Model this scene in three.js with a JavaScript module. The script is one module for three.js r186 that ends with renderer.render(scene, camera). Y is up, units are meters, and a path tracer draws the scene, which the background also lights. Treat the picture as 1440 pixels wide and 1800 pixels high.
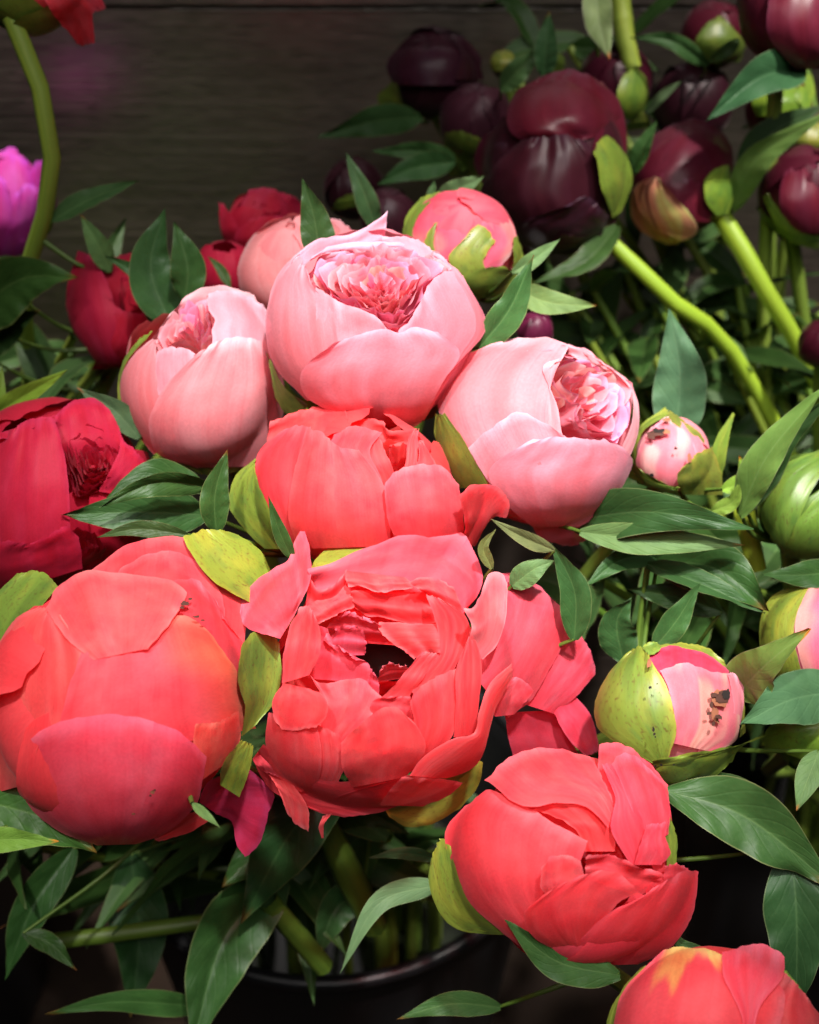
import * as THREE from 'three';
import { RectAreaLightUniformsLib } from 'three/addons/lights/RectAreaLightUniformsLib.js';

// ---------------------------------------------------------------- camera
const scene = new THREE.Scene();
scene.background = new THREE.Color(0x000000);
const CAM = new THREE.Vector3(0, 0.93, 0), PITCH = 35 * Math.PI / 180, FOV = 45;
const camera = new THREE.PerspectiveCamera(FOV, 0.8, 0.01, 20);
camera.position.copy(CAM);
const FW = new THREE.Vector3(0, -Math.sin(PITCH), -Math.cos(PITCH));
const UP = new THREE.Vector3(0, Math.cos(PITCH), -Math.sin(PITCH));
const RT = new THREE.Vector3(1, 0, 0);
camera.up.set(0, 1, 0);
camera.lookAt(CAM.clone().add(FW));
camera.focus = 0.44; camera.userData.fStop = 9.0;

const renderer = new THREE.WebGLRenderer({ antialias: true });
renderer.toneMapping = THREE.LinearToneMapping;
renderer.toneMappingExposure = 1.1;
renderer.shadowMap.enabled = true;
renderer.setSize(819, 1024);

// ---------------------------------------------------------------- lamps: three shop spotlights, an added left spotlight and an added fill panel, all above the frame
RectAreaLightUniformsLib.init();
const KEY = { pos: [.22, 2.05, .12], to: [.03, .67, -.41], power: 15, color: 0xfffaf8, cone: .16 };
const SIDE = { pos: [-.30, 1.98, .20], to: [.0, .60, -.35], power: 6.5, color: 0xfff8f4, cone: .19 };
const ADDED_LEFT = { pos: [-.42, 1.95, -.835], to: [-.27, .66, -.75], power: 14, color: 0xfff6ee, cone: .19 };
const BACK = { pos: [.66, 1.95, -.25], to: [.27, .66, -.60], power: 10, color: 0xfff6ee, cone: .21 };
const FILL_PANEL = { pos: [.10, 2.15, .65], w: 1.7, h: 1.0, power: 2.9, color: 0xfffbf8 };

// ---------------------------------------------------------------- helpers
let seed = 20240517;
function rnd() { seed |= 0; seed = seed + 0x6D2B79F5 | 0; let t = Math.imul(seed ^ seed >>> 15, 1 | seed); t = t + Math.imul(t ^ t >>> 7, 61 | t) ^ t; return ((t ^ t >>> 14) >>> 0) / 4294967296; }
const rr = (a, b) => a + (b - a) * rnd();
const V = (x, y, z) => new THREE.Vector3(x, y, z);
const TH = Math.tan(FOV / 2 * Math.PI / 180), TW = TH * 0.8;
const mix = (a, b, t) => a + (b - a) * t;
const clamp = (x, a = 0, b = 1) => Math.min(b, Math.max(a, x));
const sst = (a, b, x) => { const t = clamp((x - a) / (b - a)); return t * t * (3 - 2 * t); };
function at(px, py, d) {   // a point of the photograph and its distance -> a point of the place
  const x = (px - 720) / 720 * TW, y = (900 - py) / 900 * TH;
  return V(CAM.x + d * x, CAM.y + d * (FW.y + UP.y * y), CAM.z + d * (FW.z + UP.z * y));
}
const mpp = d => d * TW / 720;   // metres to a pixel at distance d
function hash(i, j, k) { let h = Math.imul(i, 374761393) + Math.imul(j, 668265263) + Math.imul(k, 2147483647 - 57) | 0; h = Math.imul(h ^ h >>> 13, 1274126177); return ((h ^ h >>> 16) >>> 0) / 4294967296; }
function noise(x, y, z = 0) {
  const i = Math.floor(x), j = Math.floor(y), k = Math.floor(z); let fx = x - i, fy = y - j, fz = z - k;
  fx = fx * fx * (3 - 2 * fx); fy = fy * fy * (3 - 2 * fy); fz = fz * fz * (3 - 2 * fz);
  const a = (q) => mix(mix(hash(i, j, q), hash(i + 1, j, q), fx), mix(hash(i, j + 1, q), hash(i + 1, j + 1, q), fx), fy);
  return mix(a(k), a(k + 1), fz) * 2 - 1;
}
const fbm = (x, y, z = 0) => noise(x, y, z) * .55 + noise(x * 2.1 + 7, y * 2.1 + 3, z + 5) * .3 + noise(x * 4.3 + 1, y * 4.3 + 9, z + 11) * .15;
function grid(nu, nv, fn, colFn) {   // fn(u,v) -> Vector3
  const P = [], U = [], C = [], I = [];
  for (let j = 0; j <= nv; j++) for (let i = 0; i <= nu; i++) {
    const u = i / nu, v = j / nv, p = fn(u, v); P.push(p.x, p.y, p.z); U.push(u, v);
    const c = colFn ? colFn(u, v) : [1, 1, 1]; C.push(c[0], c[1], c[2]);
  }
  for (let j = 0; j < nv; j++) for (let i = 0; i < nu; i++) {
    const a = j * (nu + 1) + i, b = a + 1, c = a + nu + 1, d = c + 1; I.push(a, b, d, a, d, c);
  }
  const g = new THREE.BufferGeometry();
  g.setAttribute('position', new THREE.Float32BufferAttribute(P, 3));
  g.setAttribute('uv', new THREE.Float32BufferAttribute(U, 2));
  g.setAttribute('color', new THREE.Float32BufferAttribute(C, 3));
  g.setIndex(I); g.computeVertexNormals(); return g;
}
function curve(pts) {   // flat list of x,y -> function(t) by chord length, Catmull-Rom
  const v = []; for (let i = 0; i < pts.length; i += 2) v.push(V(pts[i], pts[i + 1], 0));
  if (v.length === 1) return () => v[0];
  if (v.length === 2) return t => v[0].clone().lerp(v[1], t);
  const c = new THREE.CatmullRomCurve3(v, false, 'centripetal'); c.arcLengthDivisions = 60;
  return t => c.getPointAt(clamp(t));
}

// ---------------------------------------------------------------- textures and materials
const toS = c => Math.round(255 * clamp(c <= .0031308 ? c * 12.92 : 1.055 * Math.pow(c, 1 / 2.4) - .055));
function tex(w, h, fn, srgb = true) {
  const d = new Uint8Array(w * h * 4);
  for (let y = 0; y < h; y++) for (let x = 0; x < w; x++) {
    const c = fn((x + .5) / w, (y + .5) / h), o = (y * w + x) * 4;
    for (let k = 0; k < 3; k++) d[o + k] = srgb ? toS(c[k]) : Math.round(255 * clamp(c[k]));
    d[o + 3] = 255;
  }
  const t = new THREE.DataTexture(d, w, h); t.magFilter = THREE.LinearFilter; t.minFilter = THREE.LinearMipmapLinearFilter; t.generateMipmaps = true;
  t.wrapS = t.wrapT = THREE.RepeatWrapping; if (srgb) t.colorSpace = THREE.SRGBColorSpace; t.needsUpdate = true; return t;
}
const lerpC = (a, b, t) => [mix(a[0], b[0], t), mix(a[1], b[1], t), mix(a[2], b[2], t)];
// fine veins run from the foot of a petal to its rim
function petalTex(base, vein, light, amt) {
  return tex(384, 384, (u, v) => {
    const wob = fbm(u * 4, v * 3, 2) * .02;
    const s = Math.pow(clamp(.5 + .5 * noise((u + wob) * 95, v * 2.6, 1)), 2.2), s2 = .5 + .5 * noise((u + wob) * 24, v * 2, 8);
    const m = .5 + .5 * fbm(u * 5, v * 5, 4), sp = noise(u * 90, v * 90, 6) * .06;
    let c = lerpC(base, vein, clamp(amt * (s * .55 + s2 * .22 - .1)));
    c = lerpC(c, light, clamp(m * .9 - .2));
    return c.map(k => k * (1 + sp));
  });
}
const petalBump = tex(256, 256, (u, v) => { const k = .5 + .28 * noise(u * 46, v * 2.6, 3) + .22 * fbm(u * 7, v * 7, 9); return [k, k, k]; }, false);
function petalMat(base, vein, light, amt, o = {}) {
  return new THREE.MeshPhysicalMaterial(Object.assign({ map: petalTex(base, vein, light, amt), bumpMap: petalBump, bumpScale: .00007, vertexColors: true, side: THREE.DoubleSide, roughness: .6, transmission: .38, thickness: 0, specularIntensity: .22, sheen: .06, sheenRoughness: .5, sheenColor: new THREE.Color(1, .8, .82) }, o));
}
const M = {
  coral: petalMat([.88, .056, .070], [.81, .030, .046], [.90, .122, .122], .85),
  corap: petalMat([.88, .058, .084], [.80, .032, .056], [.90, .12, .145], .85),
  pink: petalMat([.88, .29, .355], [.86, .20, .25], [.90, .37, .435], .6),
  pinkin: petalMat([.88, .29, .36], [.86, .21, .27], [.90, .40, .47], .5),
  salm: petalMat([.84, .20, .20], [.78, .12, .13], [.87, .30, .28], .8),
  red: petalMat([.52, .011, .038], [.40, .007, .026], [.60, .024, .06], .8),
  mag: petalMat([.40, .014, .22], [.32, .011, .17], [.54, .06, .34], .8),
  dark: petalMat([.036, .0068, .012], [.023, .0046, .008], [.058, .012, .020], 1, { transmission: 0, roughness: .42, specularIntensity: .45, sheen: .2 }),
  wine: petalMat([.082, .0075, .018], [.046, .005, .011], [.115, .013, .028], .9, { transmission: 0, roughness: .38, specularIntensity: .45, sheen: .2 }),
};
const sepalTex = tex(256, 256, (u, v) => {
  const m = .5 + .5 * fbm(u * 5, v * 5, 2), s = .5 + .5 * noise(u * 40, v * 3, 1), sp = Math.pow(clamp(.5 + .5 * noise(u * 40, v * 40, 8)), 6);
  let c = lerpC([.15, .225, .030], [.235, .30, .048], m); c = lerpC(c, [.11, .18, .028], s * .1); return lerpC(c, [.12, .06, .02], sp * .8);
});
M.sepal = new THREE.MeshPhysicalMaterial({ map: sepalTex, bumpMap: petalBump, bumpScale: .00008, vertexColors: true, side: THREE.DoubleSide, roughness: .42, transmission: .08, thickness: 0 });
function leafTex(dk, lt, vein, edge, vs) {
  return tex(256, 512, (u, v) => {
    const a = Math.abs(u - .5) * 2; let m = .5 + .5 * fbm(u * 4 + 3, v * 8, 3); let c = lerpC(dk, lt, m);
    const ph = v * 7 - a * 2.3 + .25 * noise(u * 3, v * 5, 7), f = Math.abs(ph - Math.round(ph));
    const lat = Math.exp(-f * f / .0022) * (1 - a * .6);
    const q = Math.pow(clamp(.5 + .5 * noise(u * 34, v * 70, 5)), 3);
    c = lerpC(c, vein, clamp(lat * vs * .28 + Math.exp(-a * a / .0016) * vs + q * vs * .25));
    c = lerpC(c, edge, sst(.95, .985, a) * .8);
    return c;
  });
}
const leafBump = tex(256, 512, (u, v) => {
  const a = Math.abs(u - .5) * 2, ph = v * 7 - a * 2.3 + .25 * noise(u * 3, v * 5, 7), f = Math.abs(ph - Math.round(ph));
  const k = .7 - .35 * Math.exp(-f * f / .008) - .4 * Math.exp(-a * a / .003) + .14 * noise(u * 20, v * 40, 2); return [k, k, k];
}, false);
const leafM = (o, t) => new THREE.MeshPhysicalMaterial(Object.assign({ map: t, bumpMap: leafBump, bumpScale: .0002, vertexColors: true, side: THREE.DoubleSide, roughness: .4, transmission: .14, specularIntensity: .35, thickness: 0 }, o));
M.leaf = leafM({ roughness: .44 }, leafTex([.022, .058, .014], [.038, .092, .022], [.072, .13, .04], [.14, .16, .06], .6));
M.leafmid = leafM({ roughness: .48 }, leafTex([.038, .092, .028], [.058, .128, .040], [.12, .2, .07], [.2, .22, .09], .6));
M.under = leafM({ roughness: .6 }, leafTex([.10, .17, .075], [.14, .22, .09], [.19, .27, .12], [.22, .25, .12], .6));
M.lime = leafM({ roughness: .5, transmission: .2 }, leafTex([.20, .30, .045], [.27, .37, .06], [.34, .42, .1], [.38, .36, .12], .5));
const stemTex = tex(128, 512, (u, v) => { const m = .5 + .5 * noise(u * 22, v * 3, 1), n = .5 + .5 * fbm(u * 3, v * 14, 5); return lerpC(lerpC([.19, .27, .04], [.30, .37, .05], m), [.16, .12, .04], clamp(n - .72) * 1.6); });
M.stem = new THREE.MeshPhysicalMaterial({ map: stemTex, vertexColors: true, roughness: .5 });
M.spot = new THREE.MeshStandardMaterial({ color: new THREE.Color().setRGB(.075, .026, .016), roughness: .8, side: THREE.DoubleSide });
M.spot2 = new THREE.MeshStandardMaterial({ color: new THREE.Color().setRGB(.30, .105, .05), roughness: .8, side: THREE.DoubleSide });
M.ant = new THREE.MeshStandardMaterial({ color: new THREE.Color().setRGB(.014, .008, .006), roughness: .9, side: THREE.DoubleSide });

// ---------------------------------------------------------------- things and parts
const used = {};
function numbered(n) { used[n] = (used[n] || 0) + 1; return used[n] === 1 ? n : n + '_' + String(used[n] - 1).padStart(3, '0'); }
let cur = null;
function thing(name, label, category, base, group) {
  const g = new THREE.Group(); g.name = numbered(name); g.position.copy(base); g.userData = { label, category }; if (group) g.userData.group = group;
  scene.add(g); g.base = base; cur = g; return g;
}
function part(parent, name, geo, mat) {   // geometry given in world coordinates
  const b = parent.base || (parent.owner && parent.owner.base) || cur.base;
  geo.translate(-b.x, -b.y, -b.z);
  const m = new THREE.Mesh(geo, mat); m.name = name; m.castShadow = m.receiveShadow = true; m.owner = parent.owner || parent; parent.add(m); return m;
}
function tube(parent, name, pts, radii, mat, tint = [1, 1, 1], nv = 26, nu = 10) {
  const c = new THREE.CatmullRomCurve3(pts, false, 'centripetal'), fr = c.computeFrenetFrames(nv, false), sd = rnd() * 50;
  const g = grid(nu, nv, (u, v) => {
    const k = Math.round(v * nv), p = c.getPointAt(v), x = v * (radii.length - 1), i = Math.min(radii.length - 2, Math.floor(x));
    const r = mix(radii[i], radii[i + 1], x - i) * (1 + .06 * noise(v * 9, sd, u < .5 ? u * 2 : 2 - u * 2) + .06 * Math.sin(u * Math.PI * 2 * 4 + 1 + v * 3) + .10 * Math.exp(-Math.pow((v - .37) / .02, 2))), a = u * Math.PI * 2;
    return p.clone().addScaledVector(fr.normals[k], Math.cos(a) * r).addScaledVector(fr.binormals[k], Math.sin(a) * r);
  }, (u, v) => tint);
  return part(parent, name, g, mat);
}

// ---- a flower seen as a rounded body: centre and radii, distance; its petals hug that body or stand off it
function flower(cx, cy, rx, ry, d, xf, rz) { return { cx, cy, rx, ry, d, xf: xf || [0, 0, 1], rz: rz || mpp(d) * (rx + ry) / 2, n: 0 }; }
function bodyDepth(F, px, py) {
  const e = Math.hypot((px - F.cx) / F.rx, (py - F.cy) / F.ry);
  const f = e < 1 ? Math.sqrt(1 - e * e * .97) : .173 - (e - 1) * 1.4;
  return F.d - F.rz * f;
}
function petal(F, bloom, mat, L, R, T, o = {}) {
  const [ox, oy, s] = F.xf, tf = a => a.map((q, i) => i % 2 ? oy + q / s : ox + q / s);
  L = tf(L); R = tf(R); T = T ? tf(T) : [];
  const cl = curve(L), cr = curve(R), ct = curve([...L.slice(-2), ...T, ...R.slice(-2)]), cb = curve([...L.slice(0, 2), ...R.slice(0, 2)]);
  const L0 = cl(0), L1 = cl(1), R0 = cr(0), R1 = cr(1), sd = rnd() * 99, ord = F.n++;
  const wd = clamp(Math.hypot(cl(.6).x - cr(.6).x, cl(.6).y - cr(.6).y) / 150, .25, 1.15), lift = o.l || [0, 0, 1.2], n = o.n || 22, tint = o.t || (k => [rr(.96, 1.02), k, k * rr(.9, 1.1)])(rr(.85, 1.35));
  const ux = rnd(), us = rr(.8, 1.15);
  const g = grid(n, n, (u, v) => {
    const a = cl(v), b = cr(v), c = cb(u), t = ct(u);
    let x = (1 - u) * a.x + u * b.x + (1 - v) * c.x + v * t.x - ((1 - u) * (1 - v) * L0.x + u * (1 - v) * R0.x + (1 - u) * v * L1.x + u * v * R1.x);
    let y = (1 - u) * a.y + u * b.y + (1 - v) * c.y + v * t.y - ((1 - u) * (1 - v) * L0.y + u * (1 - v) * R0.y + (1 - u) * v * L1.y + u * v * R1.y);
    const rim = Math.max(sst(.75, 1, v), sst(.8, 1, Math.abs(2 * u - 1)) * .6), jag = o.j === undefined ? 1.9 : o.j;
    x += rim * jag * (noise(u * 13 + sd, v * 9, 1) + .6 * noise(u * 31 + sd, v * 25, 5)); y += rim * jag * (noise(u * 13 + sd, v * 9, 2) + .6 * noise(u * 31 + sd, v * 25, 6));
    const k = v * (lift.length - 1), i = Math.min(lift.length - 2, Math.floor(k)), fr = k - i, sm = fr * fr * (3 - 2 * fr);
    let h = mix(lift[i], lift[i + 1], sm);
    h += (o.b || 0) * 4 * u * (1 - u) + (o.e || 0) * Math.pow(Math.abs(2 * u - 1), 3) + (o.el || 0) * Math.pow(1 - u, 2) + (o.er || 0) * u * u;
    h += wd * (o.w === undefined ? .9 : o.w) * (fbm(u * 2.6 + sd, v * 2.2, 3) + .45 * sst(0, .35, v) * noise(u * 7 + sd, v * 1.6, 8) + .16 * noise(u * 17 + sd, v * 2.4, 9));
    h += wd * (o.ru === undefined ? 1.1 : o.ru * 1.3) * sst(.55, 1, v) * (noise(u * 6 + sd, v * 2, 4) + .35 * noise(u * 15 + sd, v * 2, 7)) + 0.18 * sst(.82, 1, v) * noise(u * 30 + sd, v * 6, 2);
    return at(x, y, bodyDepth(F, x, y) - h / 1000 - ord * .00022);
  }, (u, v) => {
    const k = o.c ? o.c(u, v, sd) : [1, 1, 1], wob = .05 * noise(u * 12 + sd, v * 9, 3), rim = Math.max(sst(.88, 1, v + wob), .7 * sst(.9, 1, Math.abs(2 * u - 1) + wob));
    if (mat === M.sepal) { const y = rim * .5 + .45 * sst(.1, .5, noise(u * 5 + sd, v * 4)), d = sst(.25, .6, noise(u * 9 + sd, v * 7, 4)); return [k[0] * tint[0] * (1 + .55 * y - .25 * d), k[1] * tint[1] * (1 + .2 * y - .15 * d), k[2] * tint[2] * (1 + .1 * y)]; }
    const ks = mat === M.pink || mat === M.pinkin ? .5 : 1, st = noise(u * 9 + sd, v * 1.3, 2) * .18 + noise(u * 22 + sd, v * 1.7, 6) * .1 + .22 * fbm(u * 2 + sd, v * 2, 7), g = 1 + ks * (st + rim * .6);
    return [k[0] * tint[0], k[1] * tint[1] * g, k[2] * tint[2] * g];
  });
  const uv = g.attributes.uv; for (let i = 0; i < uv.count; i++) uv.setXY(i, ux + uv.getX(i) * us, uv.getY(i) * .95);
  return part(bloom, o.name || (mat === M.sepal ? 'sepal' : 'petal'), g, mat);
}
// ---- a small flat withered patch lying on a petal (x, y, half sizes in the flower's own trace units, lift in mm)
function patch(F, b, x, y, w, h, l, mat = M.spot, name = 'withered_spot') {
  const k = () => rr(.6, 1.3), s = F.xf[2];
  petal(F, b, mat, [x - w * k() * .7, y + h * k(), x - w * k(), y, x - w * k() * .6, y - h * k() * .7], [x + w * k() * .7, y + h * k(), x + w * k(), y, x + w * k() * .6, y - h * k() * .7], [x, y - h * k()], { l: [l, l], n: 8, ru: 0, w: .15, j: w / s * .3, name });
}
// ---- petals that wrap a round bud about an axis (the hidden side of the near flowers, the whole of the small far buds)
function wrap(bloom, C, R, axis, mat, o = {}) {
  const a = axis.clone().normalize(), e1 = Math.abs(a.y) < .9 ? V(0, 1, 0).cross(a).normalize() : V(1, 0, 0).cross(a).normalize(), e2 = a.clone().cross(e1);
  const n = o.n || 6, tip = o.tip || 0, W = o.W || .95, st = o.start === undefined ? Math.PI : o.start, g = o.grid || 14, ph0 = o.ph === undefined ? rnd() * 6.28 : o.ph;
  for (let k = 0; k < n; k++) {
    const ph = ph0 + k * 2.399963 * (o.even ? 0 : 1) + (o.even ? k / n * 6.2832 : 0), off = 1 - (o.step === undefined ? .018 : o.step) * k, th1 = tip + rr(-.12, .2) * (o.vary === undefined ? 1 : o.vary), sd = rnd() * 90, tint = o.t || [rr(.92, 1.05), rr(.9, 1.08), rr(.9, 1.08)];
    const m = e1.clone().multiplyScalar(Math.cos(ph)).addScaledVector(e2, Math.sin(ph)), side = a.clone().cross(m).normalize();
    part(bloom, mat === M.sepal ? 'sepal' : 'petal', grid(g, g, (u, v) => {
      const th = mix(st, th1, v), w = W * (o.point ? Math.pow(Math.sin(Math.PI * Math.pow(mix(.12, 1, v), 1.15)), .75) : Math.pow(Math.max(0, Math.sin(Math.PI * mix(.16, .93, Math.pow(v, .8)))), .6)) + .02;
      const al = (2 * u - 1) * w, dth = th + (o.notch || .1) * Math.pow(Math.abs(2 * u - 1), 2) * v + .05 * v * noise(u * 7 + sd, v * 3);
      const dir = a.clone().multiplyScalar(Math.cos(dth)).addScaledVector(m, Math.sin(dth));
      const f = off + (o.flare || .03) * Math.pow(v, 3) + .022 * fbm(u * 3 + sd, v * 3) + .03 * v * v * noise(u * 5 + sd, v * 2, 3) + (o.lip || .016) * Math.pow(Math.abs(2 * u - 1), 4);
      return C.clone().addScaledVector(dir, R * f * Math.cos(al) * (1 + (o.long || 0) * Math.cos(dth))).addScaledVector(side, R * f * Math.sin(al));
    }, (u, v) => { const c = o.c ? o.c(u, v, sd) : [1, 1, 1]; return [c[0] * tint[0], c[1] * tint[1], c[2] * tint[2]]; }), mat);
  }
}
// ---- one small crumpled petal
function tongue(bloom, mat, p, dir, face, len, wid, o = {}) {
  const d = dir.clone().normalize(), s = d.clone().cross(face).normalize(), nrm = s.clone().cross(d), sd = rnd() * 99, n = o.n || 10, tint = [rr(.95, 1.05), rr(.85, 1.15), rr(.85, 1.15)];
  return part(bloom, 'petal', grid(n, n, (u, v) => {
    const w = wid * .5 * (.35 + .65 * Math.pow(Math.sin(Math.PI * mix(.1, .78, v)), .7)), x = (2 * u - 1);
    const cup = (o.cup === undefined ? .5 : o.cup) * wid * (x * x), ruf = v * v * wid * .16 * (noise(u * 3.2 + sd, v * 2) + .3 * noise(u * 8 + sd, v * 3, 3));
    const curl = (o.curl || 0) * len * v * v, lobes = 1 - .12 * v * v * Math.abs(noise(u * 4 + sd, 1)) - .3 * v * x * x;
    return p.clone().addScaledVector(d, len * (v - 1) * 1 + len * v * (lobes - 1)).addScaledVector(s, x * w).addScaledVector(nrm, cup + ruf + curl);
  }, () => tint), mat);
}
function inside(poly, x, y) { let c = false; for (let i = 0, j = poly.length - 2; i < poly.length; j = i, i += 2) if ((poly[i + 1] > y) !== (poly[j + 1] > y) && x < (poly[j] - poly[i]) * (y - poly[i + 1]) / (poly[j + 1] - poly[i + 1]) + poly[i]) c = !c; return c; }
// ---- the crumpled heart of a half-open flower, inside the given mouth
function heart(F, bloom, mat, poly, n, drop, len, wid, axis, mat2) {
  const [ox, oy, s] = F.xf; poly = poly.map((q, i) => i % 2 ? oy + q / s : ox + q / s);
  { let mx = 0, my = 0; for (let i = 0; i < poly.length; i += 2) { mx += poly[i]; my += poly[i + 1]; } mx /= poly.length / 2; my /= poly.length / 2; poly = poly.map((q, i) => i % 2 ? mix(my, q, .93) : mix(mx, q, .93)); }
  let x0 = 1e9, x1 = -1e9, y0 = 1e9, y1 = -1e9, cx = 0, cy = 0; for (let i = 0; i < poly.length; i += 2) { x0 = Math.min(x0, poly[i]); x1 = Math.max(x1, poly[i]); y0 = Math.min(y0, poly[i + 1]); y1 = Math.max(y1, poly[i + 1]); cx += poly[i]; cy += poly[i + 1]; }
  cx /= poly.length / 2; cy /= poly.length / 2; const got = [];
  for (let tries = 0; tries < 4000 && got.length < n; tries++) {
    const x = rr(x0, x1), y = rr(y0, y1); if (!inside(poly, x, y)) continue;
    const min = Math.sqrt((x1 - x0) * (y1 - y0) / n) * .62; if (got.some(q => Math.hypot(q[0] - x, q[1] - y) < min)) continue; got.push([x, y]);
  }
  for (const [x, y] of got) {
    const out = V(0, 0, 0).addScaledVector(RT, (x - cx) / (x1 - x0) * 2).addScaledVector(UP, -(y - cy) / (y1 - y0) * 2), e = Math.min(1, out.length());
    const ax = axis.clone().normalize(), o1 = e > .05 ? out.clone().normalize() : V(1, 0, 0), o2 = ax.clone().cross(o1).normalize();
    const ph = rr(-1.5, 1.5), inp = o1.clone().multiplyScalar(Math.cos(ph)).addScaledVector(o2, Math.sin(ph)), shell = rnd() < .7;
    const dir = shell ? ax.clone().multiplyScalar(.75).addScaledVector(inp, .75 - .7 * e) : ax.clone().addScaledVector(o1, -.3 * e).addScaledVector(o2, rr(-.3, .3));
    const face = shell ? ax.clone().addScaledVector(inp, -.55).addScaledVector(o2, rr(-.5, .5)) : o2.clone().multiplyScalar(rr(-1, 1)).addScaledVector(o1, -rr(.3, 1)).addScaledVector(ax, .4);
    const p = at(x, y, bodyDepth(F, x, y) + drop * (.7 + .5 * rnd()) * mix(.6, 1.1, e));
    tongue(bloom, mat2 && rnd() < .6 ? mat2 : mat, p, dir, face.normalize(), len * rr(.7, 1.1), wid * rr(.75, 1.4), { cup: shell ? rr(.1, .45) : rr(-.2, .3), curl: rr(-.25, .2) });
  }
}
// ---- ruffled inner petals standing in rings inside the mouth
function frills(F, bloom, mats, poly, o = {}) {
  const [ox, oy, s] = F.xf; poly = poly.map((q, i) => i % 2 ? oy + q / s : ox + q / s); let cx = 0, cy = 0; const n = poly.length / 2;
  for (let i = 0; i < poly.length; i += 2) { cx += poly[i] / n; cy += poly[i + 1] / n; }
  const reach = ph => { const dx = Math.cos(ph), dy = Math.sin(ph); let best = 1e9; for (let i = 0; i < n; i++) { const ax = poly[2 * i] - cx, ay = poly[2 * i + 1] - cy, bx = poly[(2 * i + 2) % (2 * n)] - cx, by = poly[(2 * i + 3) % (2 * n)] - cy, ex = bx - ax, ey = by - ay, den = dx * ey - dy * ex; if (Math.abs(den) < 1e-9) continue; const t = (ax * ey - ay * ex) / den, k = (ax * dy - ay * dx) / den; if (t > 0 && k >= 0 && k <= 1) best = Math.min(best, t); } return best > 1e8 ? 0 : best; };
  const rows = o.rows || [.97, .86, .75, .64, .53, .42, .31, .2, .1], ax = F.axis;
  for (const rho of rows) {
    const m = Math.max(2, Math.round((o.seg || 7) * (rho * .75 + .25))), ph0 = rnd() * 6.28;
    for (let k = 0; k < m; k++) {
      const c0 = ph0 + k / m * 6.2832 + rr(-.15, .15), span = 6.2832 / m * rr(1.05, 1.5), sd = rnd() * 99, fr = rr(.8, 1.7), p0 = rnd() * 6.28, lean = (o.lean || .17) * rr(.8, 1.25), amp = (o.amp || .05) * rr(.7, 1.3), H = (o.h || .012) * rr(.85, 1.15), dr = (o.drop || .003) * mix(.5, 1.1, rho) + rr(-.0008, .0012), tint = [rr(.97, 1.03), rr(.85, 1.2), rr(.85, 1.2)], mat = mats[Math.floor(rnd() * mats.length)], r2 = rho - lean + rr(-.02, .02);
      part(bloom, 'petal', grid(20, 8, (u, v) => {
        const ph = c0 + span * (u - .5) + .1 * v * noise(u * 3 + sd, 4), R = reach(ph), edge = 1 - Math.pow(Math.abs(2 * u - 1), 4);
        const w = amp * Math.pow(v, 1.3) * (Math.sin(u * fr * 6.2832 + p0) + .6 * noise(u * 5 + sd, v * 2)) + lean * (v * .6 + v * v * .4), q = Math.min(1, r2 + w);
        const x = cx + Math.cos(ph) * R * q, y = cy + Math.sin(ph) * R * q;
        return at(x, y, bodyDepth(F, x, y) + dr).addScaledVector(ax, -H * (1 - v) - .25 * H * (1 - edge) * v + .0022 * v * (noise(u * 6 + sd, 3) + .2 * noise(u * 13 + sd, 5)));
      }, (u, v) => { const g = 1 + .45 * sst(.8, 1, v + .06 * noise(u * 14 + sd, 1)); return [tint[0], tint[1] * g, tint[2] * g]; }), mat);
    }
  }
}
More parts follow.
